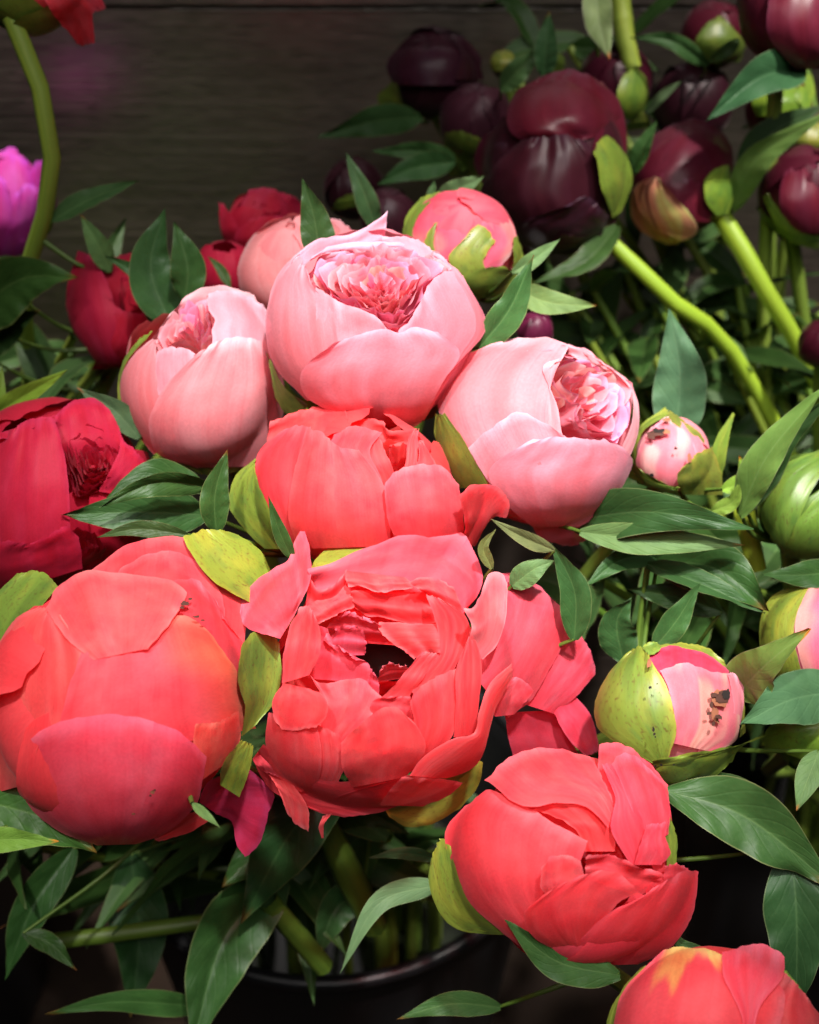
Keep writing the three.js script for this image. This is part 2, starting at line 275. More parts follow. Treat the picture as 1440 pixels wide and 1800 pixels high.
// ---- a leaf along a spine of photograph points with distances; w = full width in pixels
function leaf(owner, sp, w, o = {}) {
  const pts = [], ds = []; for (let i = 0; i < sp.length; i += 3) { pts.push(at(sp[i], sp[i + 1], sp[i + 2])); ds.push(sp[i + 2]); }
  const dm = ds.reduce((a, b) => a + b) / ds.length;
  return leaf3(owner, pts, w * .9 * mpp(dm), o);
}
function leaf3(owner, pts, wm, o = {}) {
  if (pts.length === 2) { const m = pts[0].clone().lerp(pts[1], .55); m.addScaledVector(FW, -(o.arch === undefined ? .06 : o.arch) * pts[0].distanceTo(pts[1])); pts = [pts[0], m, pts[1]]; }
  const c = new THREE.CatmullRomCurve3(pts, false, 'centripetal'), nv = o.nv || 26, nu = o.nu || 10, sd = rnd() * 99, fold = o.fold === undefined ? .35 : o.fold, roll = o.roll || 0, fl = o.fl === undefined ? fold : o.fl, fr = o.fr === undefined ? fold : o.fr, wl = o.wl || 1, wr = o.wr || 1, pk = o.pk || .8;
  const tint = o.t || (() => { const k = rr(.75, 1.25); return [k * rr(.85, 1.35), k, k * rr(.75, 1.1)]; })();
  const brown = rnd() < .35 ? 1 : 0, tw = o.twist === undefined ? rr(-.6, .6) : o.twist, N = []; for (let k = 0; k <= nv; k++) {
    const v = k / nv, p = c.getPointAt(v), t = c.getTangentAt(v), view = CAM.clone().sub(p).normalize();
    const s0 = t.clone().cross(o.view || view).normalize(), n0 = s0.clone().cross(t).normalize(), ang = roll + tw * (v - .4);
    N.push([p, s0.clone().multiplyScalar(Math.cos(ang)).addScaledVector(n0, Math.sin(ang)), n0.clone().multiplyScalar(Math.cos(ang)).addScaledVector(s0, -Math.sin(ang))]);
  }
  const build = back => grid(nu, nv, (u, v) => {
    const [p, s, n] = N[Math.round(v * nv)], x = 2 * u - 1, f = x < 0 ? fl : fr, m = x < 0 ? wl : wr;
    const prof = Math.pow(Math.max(0, Math.sin(Math.PI * Math.pow(mix(.03, 1, v), pk))), 1.0) * (1 - .28 * v) * 1.14 + .012;
    const a = x * wm * .5 * prof * m * (1 + .06 * noise(v * 5 + sd, x > 0 ? 3 : 8)), q = Math.abs(a), cv = f * (1 - .35 * Math.abs(x));
    const wav = wm * .07 * x * x * noise(v * 6 + sd, x > 0 ? 1 : 5, 2) * (o.wave === undefined ? 1.6 : o.wave * 1.3) + wm * .02 * Math.abs(x) * Math.sin(v * 42 + Math.abs(x) * -4);
    return p.clone().addScaledVector(s, a * Math.cos(cv)).addScaledVector(n, q * Math.sin(cv) + wav - (back ? .00045 : 0) * (1 - Math.pow(Math.abs(x), 6)));
  }, (u, v) => { const q = brown * sst(.9, .985, v + .05 * noise(u * 4 + sd, v * 6)), b = .16 * noise(u * 3 + sd, v * 5, 4); return [tint[0] * (1 + b + q * 3), tint[1] * (1 + b - q * .1), tint[2] * (1 + b - q * .3)]; });
  const top = o.m ? M[o.m] : M.leaf, isU = o.face === 'u';
  const m = part(owner, 'leaf', build(false), isU ? (o.m ? M[o.m] : M.under) : top);
  part(m, isU ? 'upper_side' : 'underside', build(true), isU ? M.leaf : M.under);
  if (owner.stalk && !o.bare) {   // leaf stalk back to the stem
    let best = null, bd = 9; for (let k = 0; k <= 30; k++) { const q = owner.stalk.getPointAt(k / 30), e = q.distanceTo(pts[0]); if (e < bd) { bd = e; best = q; } }
    const p0 = pts[0].clone().lerp(pts[1], .02), mid = p0.clone().lerp(best, .45).addScaledVector(FW, .12 * bd).add(V(0, -.10 * bd, 0));
    tube(m, 'leaf_stalk', [p0, mid, best], [.0007, .0011, .0015], M.stem, [.3, .42, .35], 12, 7);
  }
  return m;
}
function stemPx(owner, sp, w, tint, o = {}) {
  const pts = []; for (let i = 0; i < sp.length; i += 3) pts.push(at(sp[i], sp[i + 1], sp[i + 2]));
  if (o.to) pts.push(...o.to);
  const r = w.map((q, i) => q * .5 * mpp(sp[Math.min(sp.length - 1, i * 3 + 2)] || sp[2]));
  owner.stalk = owner.stalk || new THREE.CatmullRomCurve3(pts, false, 'centripetal');
  return tube(owner, 'stem', pts, r, M.stem, tint || [1, 1, 1]);
}
const BUCK = { front: V(-.05, .317, -.553), right: V(.33, .317, -.60), left: V(-.41, .317, -.62) };   // rim centres
function foot(b, dx, dz) { return V(BUCK[b].x + dx, .05, BUCK[b].z + dz); }
// a peony: the group stands where its stem ends in the bucket; the stem runs from there to the flower's foot
function peony(label, group, F, axis, bucket, o = {}) {
  const ang = rnd() * 6.28, q = Math.sqrt(rnd()) * .075, base = foot(bucket, Math.cos(ang) * q, Math.sin(ang) * q);
  const t = thing('peony', label, 'peony', base, group); F.C = at(F.cx, F.cy, F.d); F.R = mpp(F.d) * (F.rx + F.ry) / 2; F.axis = axis.clone().normalize();
  if (!o.noStem) {
    const top = F.C.clone().addScaledVector(F.axis, -F.R * .97), lo = V(base.x, .27, base.z), r = o.sr || .0036;
    const d1 = top.clone().addScaledVector(F.axis, -.05).lerp(lo, .25), d2 = top.clone().lerp(lo, .62).add(V(0, -.02, 0));
    t.stalk = new THREE.CatmullRomCurve3([top, d1, d2, lo], false, 'centripetal');
    tube(t, 'stem', [top, d1, d2, lo, base], [r * 1.15, r, r * .95, r, r * 1.2], M.stem, o.st || [.75, .85, .8]);
  }
  const b = new THREE.Group(); b.name = 'bloom'; b.owner = t; t.add(b); t.bloom = b; F.t = t; F.b = b; return t;
}
const AX = (x, y, z) => V(0, 0, 0).addScaledVector(RT, x).addScaledVector(UP, y).addScaledVector(FW, -z).normalize();   // right, up, towards the camera
function spotlight(S, label) {
  const p = V(...S.pos), to = V(...S.to), dir = to.clone().sub(p).normalize(), t = thing('spotlight', label, 'lamp', p.clone(), 'shop spotlights above the flowers');
  const q = new THREE.Quaternion().setFromUnitVectors(V(0, -1, 0), dir), place = g => { g.applyQuaternion(q); g.translate(p.x, p.y, p.z); return g; };
  const metal = new THREE.MeshStandardMaterial({ color: 0x222222, roughness: .5, side: THREE.DoubleSide });
  part(t, 'housing', place(new THREE.LatheGeometry([[.012, .12], [.035, .11], [.042, .02], [.045, -.012], [.042, -.012], [.038, .012]].map(a => new THREE.Vector2(...a)), 28)), metal);
  const col = new THREE.Color(S.color);
  part(t, 'lens', place(new THREE.CircleGeometry(.036, 28).rotateX(Math.PI / 2).translate(0, .004, 0)), new THREE.MeshStandardMaterial({ color: 0x111111, emissive: col, emissiveIntensity: 8, side: THREE.DoubleSide }));
  part(t, 'bracket', new THREE.CylinderGeometry(.008, .008, .5, 12).translate(p.x, p.y + .33, p.z), metal);
  const l = new THREE.SpotLight(S.color, S.power, 0, S.cone, 1, 2); l.name = 'spotlight_beam'; l.castShadow = true; l.shadow.radius = 1.8; l.shadow.mapSize.set(2048, 2048); l.shadow.bias = -.0004;
  l.position.copy(dir).multiplyScalar(.02); l.target.position.copy(dir); t.add(l); t.add(l.target); l.target.name = 'beam_target';
}
spotlight(KEY, 'black spotlight above the right of the pink peonies');
spotlight(BACK, 'black spotlight at far right above the dark peonies');
spotlight(ADDED_LEFT, 'added black spotlight at far left above the red and magenta peonies');  // added to brighten the magenta peony and its reflection in the boards
spotlight(SIDE, 'black spotlight above the left of the coral peonies');
{
  const p = V(...FILL_PANEL.pos), t = thing('added_fill_panel', 'added flat fill light panel above the flowers', 'lamp', p);  // unseen panel, added as soft fill for the front faces
  part(t, 'frame', new THREE.BoxGeometry(FILL_PANEL.w + .04, .03, FILL_PANEL.h + .04).translate(p.x, p.y + .02, p.z), new THREE.MeshStandardMaterial({ color: 0xdddddd, roughness: .6 }));
  part(t, 'diffuser', new THREE.PlaneGeometry(FILL_PANEL.w, FILL_PANEL.h).rotateX(Math.PI / 2).translate(p.x, p.y, p.z), new THREE.MeshStandardMaterial({ color: 0xeeeeee, emissive: FILL_PANEL.color, emissiveIntensity: 1 }));
  const l = new THREE.RectAreaLight(FILL_PANEL.color, FILL_PANEL.power, FILL_PANEL.w, FILL_PANEL.h); l.name = 'fill_glow'; l.position.set(0, -.01, 0); l.rotation.x = -Math.PI / 2; t.add(l);
}

// ---------------------------------------------------------------- setting: floor, board wall, buckets
function struct(name, geo, mat) { const m = new THREE.Mesh(geo, mat); m.name = name; m.userData = { kind: 'structure' }; m.castShadow = m.receiveShadow = true; scene.add(m); return m; }
const floorTex = tex(512, 512, (u, v) => { const m = .5 + .5 * fbm(u * 9, v * 9, 1), g = .5 + .5 * noise(u * 160, v * 160, 3); return lerpC([.012, .008, .006], [.026, .017, .012], m * .7 + g * .3); });
struct('floor', new THREE.BoxGeometry(2.4, .04, 2.0).translate(0, -.02, -.1), new THREE.MeshPhysicalMaterial({ map: floorTex, roughness: .95, specularIntensity: .15 }));
const woodFn = k => (u, v) => {
  const g = .5 + .5 * noise(u * 16, v * 90, k), g2 = .5 + .5 * noise(u * 5, v * 26, k + 4), f = .5 + .5 * noise(u * 260, v * 220, k + 8), m = .5 + .5 * fbm(u * 6, v * 5, k + 2), sc = Math.pow(clamp(.5 + .5 * noise(u * 22, v * 160, k + 9)), 7);
  let c = lerpC([.034, .026, .022], [.135, .104, .086], g * .05 + g2 * .15 + f * .8); c = lerpC(c, [.2, .17, .14], sc * .5); return c.map(q => q * (.7 + .6 * m));
};
const woodBump = tex(512, 256, (u, v) => { const k = .5 + .3 * noise(u * 16, v * 90, 2) + .2 * noise(u * 200, v * 180, 5); return [k, k, k]; }, false);
const wall = struct('wall', new THREE.BoxGeometry(2.2, 1.3, .04).translate(0, .65, -.90), new THREE.MeshStandardMaterial({ color: 0x0c0b0a, roughness: .9 }));
for (let k = 0; k < 6; k++) {
  const y1 = .733 + .19 * (2 - k), h = .187, g = new THREE.BoxGeometry(2.2, h, .018, 40, 1, 1).translate(0, y1 - h / 2, -.871);
  const mat = new THREE.MeshPhysicalMaterial({ map: tex(768, 192, woodFn(3 + k * 13)), bumpMap: woodBump, bumpScale: .0002, roughness: .29, ior: 2.4, specularIntensity: 1, clearcoat: 1, clearcoatRoughness: .3 });
  const m = new THREE.Mesh(g, mat); m.name = k ? 'board_' + String(k).padStart(3, '0') : 'board'; m.castShadow = m.receiveShadow = true; wall.add(m);
}
{ // worn pale edge along the joint between the two top boards
  const g = grid(240, 1, (u, v) => V(mix(-.16, .26, u), .7335 + (v - .5) * .0016 * (.3 + Math.abs(noise(u * 60, 2))) + .0006 * noise(u * 14, 4), -.8605));
  const m = new THREE.Mesh(g, new THREE.MeshStandardMaterial({ color: new THREE.Color().setRGB(.16, .14, .12), roughness: .8, side: THREE.DoubleSide })); m.name = 'worn_edge'; wall.add(m);
}
const bucketMat = new THREE.MeshPhysicalMaterial({ color: new THREE.Color().setRGB(.012, .012, .013), roughness: .38 });
const waterMat = new THREE.MeshPhysicalMaterial({ color: new THREE.Color().setRGB(.012, .016, .008), roughness: .08 });
function bucket(b, label) {
  const c = BUCK[b], t = thing('flower_bucket', label, 'bucket', V(c.x, 0, c.z), 'black flower buckets'), rim = .317, R = .14, lathe = a => new THREE.LatheGeometry(a.map(q => new THREE.Vector2(q[0], q[1])), 96).translate(c.x, 0, c.z);
  part(t, 'wall', lathe([[0, .004], [.098, .004], [.102, .008], [R - .006, rim - .02], [R - .004, rim - .004], [R - .007, rim - .004], [R - .010, rim - .02], [.099, .012], [0, .010]]), bucketMat);
  const ring = []; for (let i = 0; i <= 16; i++) { const a = i / 16 * 6.2832; ring.push([R - .003 + Math.cos(a) * .0045, rim - .001 + Math.sin(a) * .0042]); }
  part(t, 'rim', lathe(ring), bucketMat);
  part(t, 'water', new THREE.CircleGeometry(.121, 64).rotateX(-Math.PI / 2).translate(c.x, .185, c.z), waterMat);
}
bucket('front', 'black plastic flower bucket under the coral peonies, its near rim showing');
bucket('right', 'black plastic flower bucket at right under the dark maroon peonies');
bucket('left', 'black plastic flower bucket at left under the red peonies');

// ---------------------------------------------------------------- colour marks that petals carry (dye, not light)
const yellowFoot = (k, sharp = .25) => (u, v, sd) => { const q = sst(k + sharp, k - sharp * .3, v + .30 * noise(u * 9 + sd, v * 1.5) + .12 * noise(u * 26 + sd, v * 2)); return [1, 1 + q * 3.2, 1 + q * .5]; };
const pinkFlush = (k) => (u, v, sd) => { const q = sst(k + .4, k - .15, v + .22 * noise(u * 8 + sd, v * 1.3) + .16 * noise(u * 19 + sd, v * 2)); return [1, 1 - q * .28, 1 - q * .30]; };
const PINK = 'pale pink peonies', CORAL = 'coral peonies', RED = 'crimson peonies', DARK = 'dark maroon peonies', BUDS = 'small green and pink buds';

// ================================================================ A: big pale pink ball in the middle
{
  const F = flower(660, 578, 191, 178, .505, [180, 360, 2]);
  peony('large pale pink half-open peony at centre, crumpled pink heart showing', PINK, F, AX(0, .45, .9), 'front'); const b = F.b, m = M.pink, p = (...a) => petal(F, b, m, ...a), fl = pinkFlush(.38);
  wrap(b, F.C, F.R * .93, F.axis, m, { n: 8, tip: .62, W: .85, vary: .3 });
  frills(F, b, [M.pinkin, M.pink, M.pink], [725, 225, 780, 180, 880, 150, 985, 140, 1110, 150, 1200, 200, 1230, 230, 1170, 270, 1100, 390, 1045, 435, 1005, 430, 930, 380, 830, 345, 745, 290], { seg: 9, drop: -.0018 });
  heart(F, b, M.pink, [725, 225, 780, 180, 880, 150, 985, 140, 1110, 150, 1200, 200, 1230, 230, 1170, 270, 1100, 390, 1045, 435, 1005, 430, 930, 380, 830, 345, 745, 290], 5, .002, .014, .014, F.axis, M.pink);
  // cup wall at the back, then the rim petals
  petal(F, b, M.pinkin, [720, 330, 716, 250, 735, 180], [1270, 330, 1240, 240, 1190, 190], [800, 145, 900, 135, 1000, 130, 1100, 140], { l: [-24, -20, -13, -1.5], ru: 1.5 });
  p([985, 200, 984, 150, 986, 113], [1330, 470, 1290, 330, 1200, 186], [1060, 110, 1130, 135], { l: [-18, -12, -4, 1], ru: .8 });
  p([700, 300, 690, 230, 692, 165], [985, 230, 992, 130, 1004, 20], [735, 130, 800, 112, 880, 100, 945, 66], { l: [-20, -14, -4, 6], ru: .4, j: 1 });
  p([1100, 700, 1230, 560, 1300, 400, 1190, 185], [1130, 760, 1250, 560, 1350, 430, 1268, 250], [1235, 215], { l: [0, .3, 1, 1.5], ru: .3, c: fl });
  p([720, 690, 600, 560, 575, 400, 620, 240, 690, 162], [840, 640, 830, 480, 800, 350, 745, 292, 722, 235], [702, 195], { l: [0, .5, 1.2, 3.2], c: fl, e: .3, n: 28 });
  p([760, 640, 752, 470, 750, 292], [1040, 600, 1030, 500, 1006, 433], [800, 318, 845, 348, 900, 362, 960, 392], { l: [-1, 0, 2.6], ru: 1.3 });
  p([1060, 600, 1048, 500, 1042, 440], [1200, 640, 1265, 520, 1318, 420, 1232, 232], [1075, 418, 1100, 375, 1125, 330, 1150, 280, 1162, 262, 1195, 240], { l: [-1, .3, 3], ru: 1.4 });
  p([850, 745, 760, 705, 705, 660, 698, 590, 760, 525, 816, 487], [1060, 786, 1110, 775, 1160, 690, 1200, 620, 1256, 520, 1180, 446], [900, 455, 1000, 436, 1040, 448, 1100, 432], { l: [0, 1, 1.6, 3.4], c: fl, n: 34, e: .6, t: [1, 1.1, 1.12] });
  wrap(b, F.C, F.R * 1.02, F.axis, M.sepal, { n: 4, even: 1, start: Math.PI, tip: 2.1, W: .55, ph: .9 });
  petal(F, b, M.sepal, [700, 780, 620, 700, 585, 560], [720, 700, 640, 640, 590, 540], null, { l: [-3, -1, 1], t: [.75, .7, .9] });
}
// ================================================================ B: pale pink bud at left
{
  const F = flower(347, 660, 137, 160, .53, [180, 360, 2]);
  peony('smaller pale pink peony bud at left of the large pink one, heart just opening', PINK, F, AX(-.16, .55, .8), 'front'); const b = F.b, m = M.pink, p = (...a) => petal(F, b, m, ...a), fl = pinkFlush(.45);
  wrap(b, F.C, F.R * .85, F.axis, M.salm, { n: 8, tip: .78, W: .8, vary: .2 });
  frills(F, b, [M.pinkin, M.pink], [180, 470, 205, 435, 260, 375, 300, 330, 370, 305, 388, 340, 380, 380, 395, 410, 388, 460, 345, 515, 300, 505, 255, 500, 200, 515], { seg: 6, rows: [.97, .82, .66, .5, .34, .18], drop: -.001 });
  p([170, 520, 175, 470, 205, 435], [600, 520, 590, 430, 576, 366], [260, 358, 330, 300, 420, 283, 505, 305], { l: [-22, -18, -8, 1], ru: .4 });
  p([395, 600, 385, 500, 390, 470, 384, 440, 396, 405, 374, 370, 372, 310], [600, 600, 605, 480, 577, 368], [440, 300, 530, 328], { l: [-1, 1, 1.8], ru: .6, n: 26 });
  p([180, 880, 90, 760, 62, 640, 85, 560, 172, 470], [260, 820, 210, 720, 195, 600, 188, 480], null, { l: [0, .6, 1.6], c: fl });
  p([200, 700, 188, 600, 192, 520], [350, 700, 330, 600, 322, 520], [240, 500, 300, 508], { l: [0, .6, 2] });
  petal(F, b, M.salm, [330, 925, 190, 870, 165, 760, 200, 670, 262, 590, 346, 515], [520, 920, 610, 820, 640, 680, 620, 560, 578, 480], [400, 480, 480, 464], { l: [0, 1, 1.6, 3.8], n: 30, e: .5, t: [1.04, 1.35, 1.5] });
  petal(F, b, M.sepal, [150, 830, 70, 740, 56, 640, 70, 560, 112, 488], [190, 800, 100, 720, 66, 640, 82, 560, 182, 440], null, { l: [-2, -1, -1], t: [.9, .95, 1] });
  petal(F, b, M.sepal, [180, 800, 230, 890, 330, 940], [640, 780, 580, 890, 430, 950], [380, 955], { l: [-4, -3, -2], t: [.6, .65, .7] });
  petal(F, b, M.sepal, [640, 740, 600, 660, 575, 520], [720, 700, 660, 640, 590, 500], null, { l: [-2, 0, 2], t: [.8, .85, .8] });
}
// ================================================================ C: pale pink ball at right, mouth to the right
{
  const F = flower(944, 762, 178, 168, .505, [720, 500, 2]);
  peony('pale pink round peony at right of the trio, mouth turned to the right', PINK, F, AX(.5, .3, .82), 'front'); const b = F.b, m = M.pink, p = (...a) => petal(F, b, m, ...a), fl = pinkFlush(.45);
  wrap(b, F.C, F.R * .92, F.axis, m, { n: 8, tip: .74, W: .8, vary: .2 });
  frills(F, b, [M.pinkin, M.pink, M.pink], [460, 295, 500, 280, 560, 262, 630, 258, 690, 295, 740, 325, 772, 350, 780, 400, 772, 500, 745, 565, 690, 548, 640, 528, 600, 500, 575, 480, 580, 440, 530, 380, 485, 330], { seg: 6, rows: [.97, .83, .68, .53, .38, .22], amp: .08, drop: -.001 });
  p([620, 330, 600, 280, 480, 190], [720, 620, 770, 560, 776, 480, 780, 360, 742, 325], [620, 228, 700, 285], { l: [-22, -16, -8, 1.5], ru: .4 });
  p([745, 575, 782, 480, 776, 360, 690, 285, 610, 230], [750, 640, 795, 560, 806, 440, 776, 345, 700, 288], null, { l: [0, 1, 2], ru: .2 });
  petal(F, b, M.salm, [320, 700, 160, 560, 100, 430, 112, 340, 180, 262, 290, 205], [560, 620, 540, 540, 520, 430, 470, 310], [390, 188, 500, 190, 560, 215, 540, 255, 470, 285], { l: [0, .6, 1.2, 1.8], n: 34, t: [1.04, 1.3, 1.5] });
  petal(F, b, M.salm, [440, 800, 300, 720, 206, 576], [640, 640, 600, 600, 560, 545], [290, 500, 370, 450, 450, 470], { l: [0, 1.6, 2.2], n: 22, t: [1.03, 1.2, 1.45] });
  p([430, 852, 340, 770, 278, 660, 340, 600, 422, 550], [600, 852, 690, 800, 750, 710, 785, 620, 748, 572], [520, 534, 640, 546, 690, 545], { l: [0, 1, 1.8, 3.2], n: 32, c: fl, e: .6, t: [1, 1.1, 1.15] });
  petal(F, b, M.sepal, [180, 716, 112, 620, 90, 540, 92, 455], [280, 715, 272, 690, 228, 615, 180, 530, 122, 455], null, { l: [1, 2, 2.4], t: [.7, .72, .7] });
  petal(F, b, M.pink, [430, 850, 460, 890, 540, 920], [600, 845, 640, 860, 620, 895], [590, 915], { l: [-4, -6, -9], t: [.95, .7, .8] });
}
// ================================================================ D: salmon pink flower peeping out behind A
{
  const F = flower(530, 478, 112, 92, .585);
  peony('smooth salmon pink peony mostly hidden behind the large pink one', PINK, F, AX(-.1, .8, .6), 'front'); 
  wrap(F.b, F.C, F.R * .97, F.axis, M.salm, { n: 7, tip: .15, W: 1.0, step: .02, t: [1.03, 1.4, 1.5] });
  petal(F, F.b, M.salm, [450, 560, 418, 490, 440, 420, 490, 390], [620, 500, 580, 440, 560, 392], [525, 387], { l: [0, .5, 1], t: [1.05, 1.5, 1.55] });
  petal(F, F.b, M.pink, [560, 460, 552, 420, 560, 390], [640, 450, 632, 420, 612, 398], [590, 384], { l: [0, 1, 2] });
}
// ================================================================ E: coral half-open flower under A
{
  const F = flower(648, 868, 200, 150, .485, [180, 360, 2]);
  peony('coral half-open peony at centre, wedged below the large pink one', CORAL, F, AX(.12, .55, .8), 'front'); const b = F.b, m = M.coral, p = (...a) => petal(F, b, m, ...a);
  wrap(b, F.C, F.R * .86, F.axis, m, { n: 7, tip: .5, W: .9 });
  p([600, 900, 580, 820, 592, 762], [880, 860, 870, 800, 860, 742], [700, 722, 790, 702, 850, 706], { l: [-16, -8, -1], ru: 2 });
  p([860, 880, 850, 800, 862, 742], [1150, 900, 1130, 850, 1105, 800], [990, 764, 1000, 792, 1108, 788], { l: [-22, -12, -5], ru: 2 });
  frills(F, b, [m], [930, 850, 960, 800, 1040, 790, 1110, 800, 1165, 900, 1130, 915, 1040, 940, 990, 960], { seg: 5, rows: [.95, .75, .55, .35], drop: .010, h: .018 });
  p([1000, 1010, 1060, 930, 1075, 830, 1098, 788], [1030, 1010, 1100, 940, 1110, 840, 1112, 790], null, { l: [-10, -4, 0], ru: .5 });
  p([1060, 980, 1110, 900, 1112, 830], [1180, 1000, 1180, 930, 1125, 828], null, { l: [-12, -6, -2], ru: .6 });
  p([1000, 1000, 940, 880, 960, 808], [1040, 980, 1010, 900, 965, 800], null, { l: [-8, -3, 1] });
  p([760, 1100, 780, 960, 795, 842], [1010, 1110, 985, 970, 940, 870, 985, 795], [830, 800, 880, 776, 930, 785], { l: [-2, 0, 2.4], ru: 1 });
  p([640, 1190, 565, 1080, 528, 960, 558, 860, 640, 788], [760, 1200, 730, 1050, 725, 900, 735, 782], [690, 776], { l: [0, .6, 2], ru: .6 });
  p([690, 1210, 655, 1100, 672, 950, 726, 782], [1010, 1200, 1012, 1090, 985, 975, 905, 860], [775, 803, 835, 850], { l: [1, 2.4, 2.4, 3], b: 3, n: 28 });
  p([1045, 1200, 1010, 1130, 988, 985], [1275, 1210, 1270, 1080, 1252, 980], [1040, 930, 1120, 912, 1200, 925], { l: [2, 5, 6], b: 2, n: 26 });
  p([1268, 1200, 1275, 1120, 1254, 1022], [1310, 1200, 1372, 1102, 1420, 1096], [1300, 986, 1368, 984, 1416, 1018, 1432, 1058], { l: [8, 13, 17], b: 3, e: -2, n: 24 });
  petal(F, b, M.sepal, [570, 1210, 490, 1130, 444, 1050, 470, 950, 540, 890], [640, 1210, 600, 1100, 556, 1000, 536, 930], null, { l: [0, .5, 1.5], t: [1.05, 1.05, .9] });
}
// ================================================================ F: big coral ball at lower left
{
  const F = flower(205, 1232, 222, 254, .44, [0, 900, 2]);
  peony('largest coral peony, a closed round ball at lower left edge', CORAL, F, AX(-.1, .3, .9), 'front', { sr: .004 }); const b = F.b, m = M.coral, q = M.corap, p = (...a) => petal(F, b, m, ...a), P = (...a) => petal(F, b, q, ...a);
  wrap(b, F.C, F.R * .92, F.axis, m, { n: 8, tip: .1, W: .95 });
  petal(F, b, M.sepal, [900, 330, 760, 250, 680, 160, 644, 88], [980, 300, 958, 215, 900, 120, 800, 66], [720, 60], { l: [2, 4, 3.5], n: 24, t: [1.1, 1.05, .8] });
  p([300, 420, 300, 300, 320, 208], [860, 480, 862, 350, 800, 215], [420, 130, 520, 92, 640, 92, 740, 148], { l: [-6, -3, -.5], n: 28 });
  p([360, 420, 370, 300, 420, 200], [790, 420, 785, 310, 740, 210], [520, 150, 600, 135, 680, 165], { l: [-4, -1.5, .5] });
  P([640, 420, 620, 300, 612, 242], [860, 640, 885, 522, 790, 380], [690, 238, 760, 312], { l: [-1, 2, 4.5], n: 24, j: 2 });
  p([-60, 1000, -50, 700, -30, 520, 60, 372, 132, 336], [300, 900, 320, 650, 300, 500, 215, 365], [175, 342], { l: [0, 1.5, 3.5], n: 28, t: [1, 1.5, 1.3] });
  P([180, 900, 240, 620, 296, 476], [900, 760, 852, 650, 832, 560, 720, 402], [400, 425, 520, 386, 640, 362], { l: [0, 2, 2.5], n: 34, t: [1, 1.15, 1.1], ru: .5, c: (u, v, s) => { const q = sst(.62, 1.05, u + .12 * noise(u * 3, v * 3 + s)); return [1, 1 + q * 1.2, 1 - q * .1]; } });
  p([330, 520, 250, 460, 160, 340], [520, 480, 590, 400, 640, 330, 656, 284], [210, 258, 300, 206, 430, 216, 600, 240], { l: [2.2, 4, 4.5], er: 1, n: 28, t: [1, 1.4, 1.3], ru: .6 });
  p([700, 950, 680, 800, 690, 742], [800, 880, 845, 800, 838, 700], [780, 735], { l: [1, 2, 2.5], t: [1, 1.6, 1.1] });
  p([700, 1050, 660, 1062, 530, 1142], [740, 1080, 690, 1115, 560, 1160], null, { l: [0, -1, 2] });
  P([340, 1172, 200, 1118, 100, 1030, 62, 930, 66, 850], [480, 1168, 580, 1130, 690, 1030, 715, 930, 726, 862], [112, 790, 215, 735, 330, 714, 440, 714, 560, 746, 660, 790], { l: [1, 2, 2.5, 3.4], b: .5, n: 36, t: [1, 1.15, 1.35], ru: .8, c: (u, v, s) => { const f = sst(.14, .02, v); return [1, 1 + f * 1.6, 1]; } });
  petal(F, b, M.sepal, [850, 790, 862, 680, 838, 600, 848, 470], [905, 745, 962, 670, 990, 580, 982, 470], [900, 420, 950, 408], { l: [2, 7, 10], b: -2, n: 22, t: [.8, .85, .8] });
  petal(F, b, M.sepal, [775, 960, 780, 890, 850, 800], [842, 1003, 880, 900, 892, 822], null, { l: [3, 6, 7], t: [1.2, 1.2, 1] });
  petal(F, b, M.sepal, [-60, 520, -40, 330, 60, 214], [140, 420, 150, 335, 205, 262], [150, 212], { l: [-9, -7, -4], t: [.75, .85, .8] });
  P([700, 1020, 730, 950, 880, 905], [760, 1060, 815, 1090, 830, 1165, 862, 1214], [960, 985, 945, 1060, 912, 1170], { l: [-14, -12, -6], t: [.75, .5, 1.1] });
  // withered marks
  F.n = 6;
  patch(F, b, 650, 322, 13, 9, 6.5); patch(F, b, 668, 306, 9, 5, 6.6); patch(F, b, 640, 336, 7, 5, 6.6); patch(F, b, 690, 368, 12, 4, 6.4); patch(F, b, 712, 380, 8, 3, 6.4);
  patch(F, b, 535, 985, 10, 7, 5.6, M.spot2); patch(F, b, 545, 978, 5, 4, 5.7); patch(F, b, 528, 996, 5, 4, 5.7); patch(F, b, 470, 1062, 9, 3, 5.4, M.spot2);
}
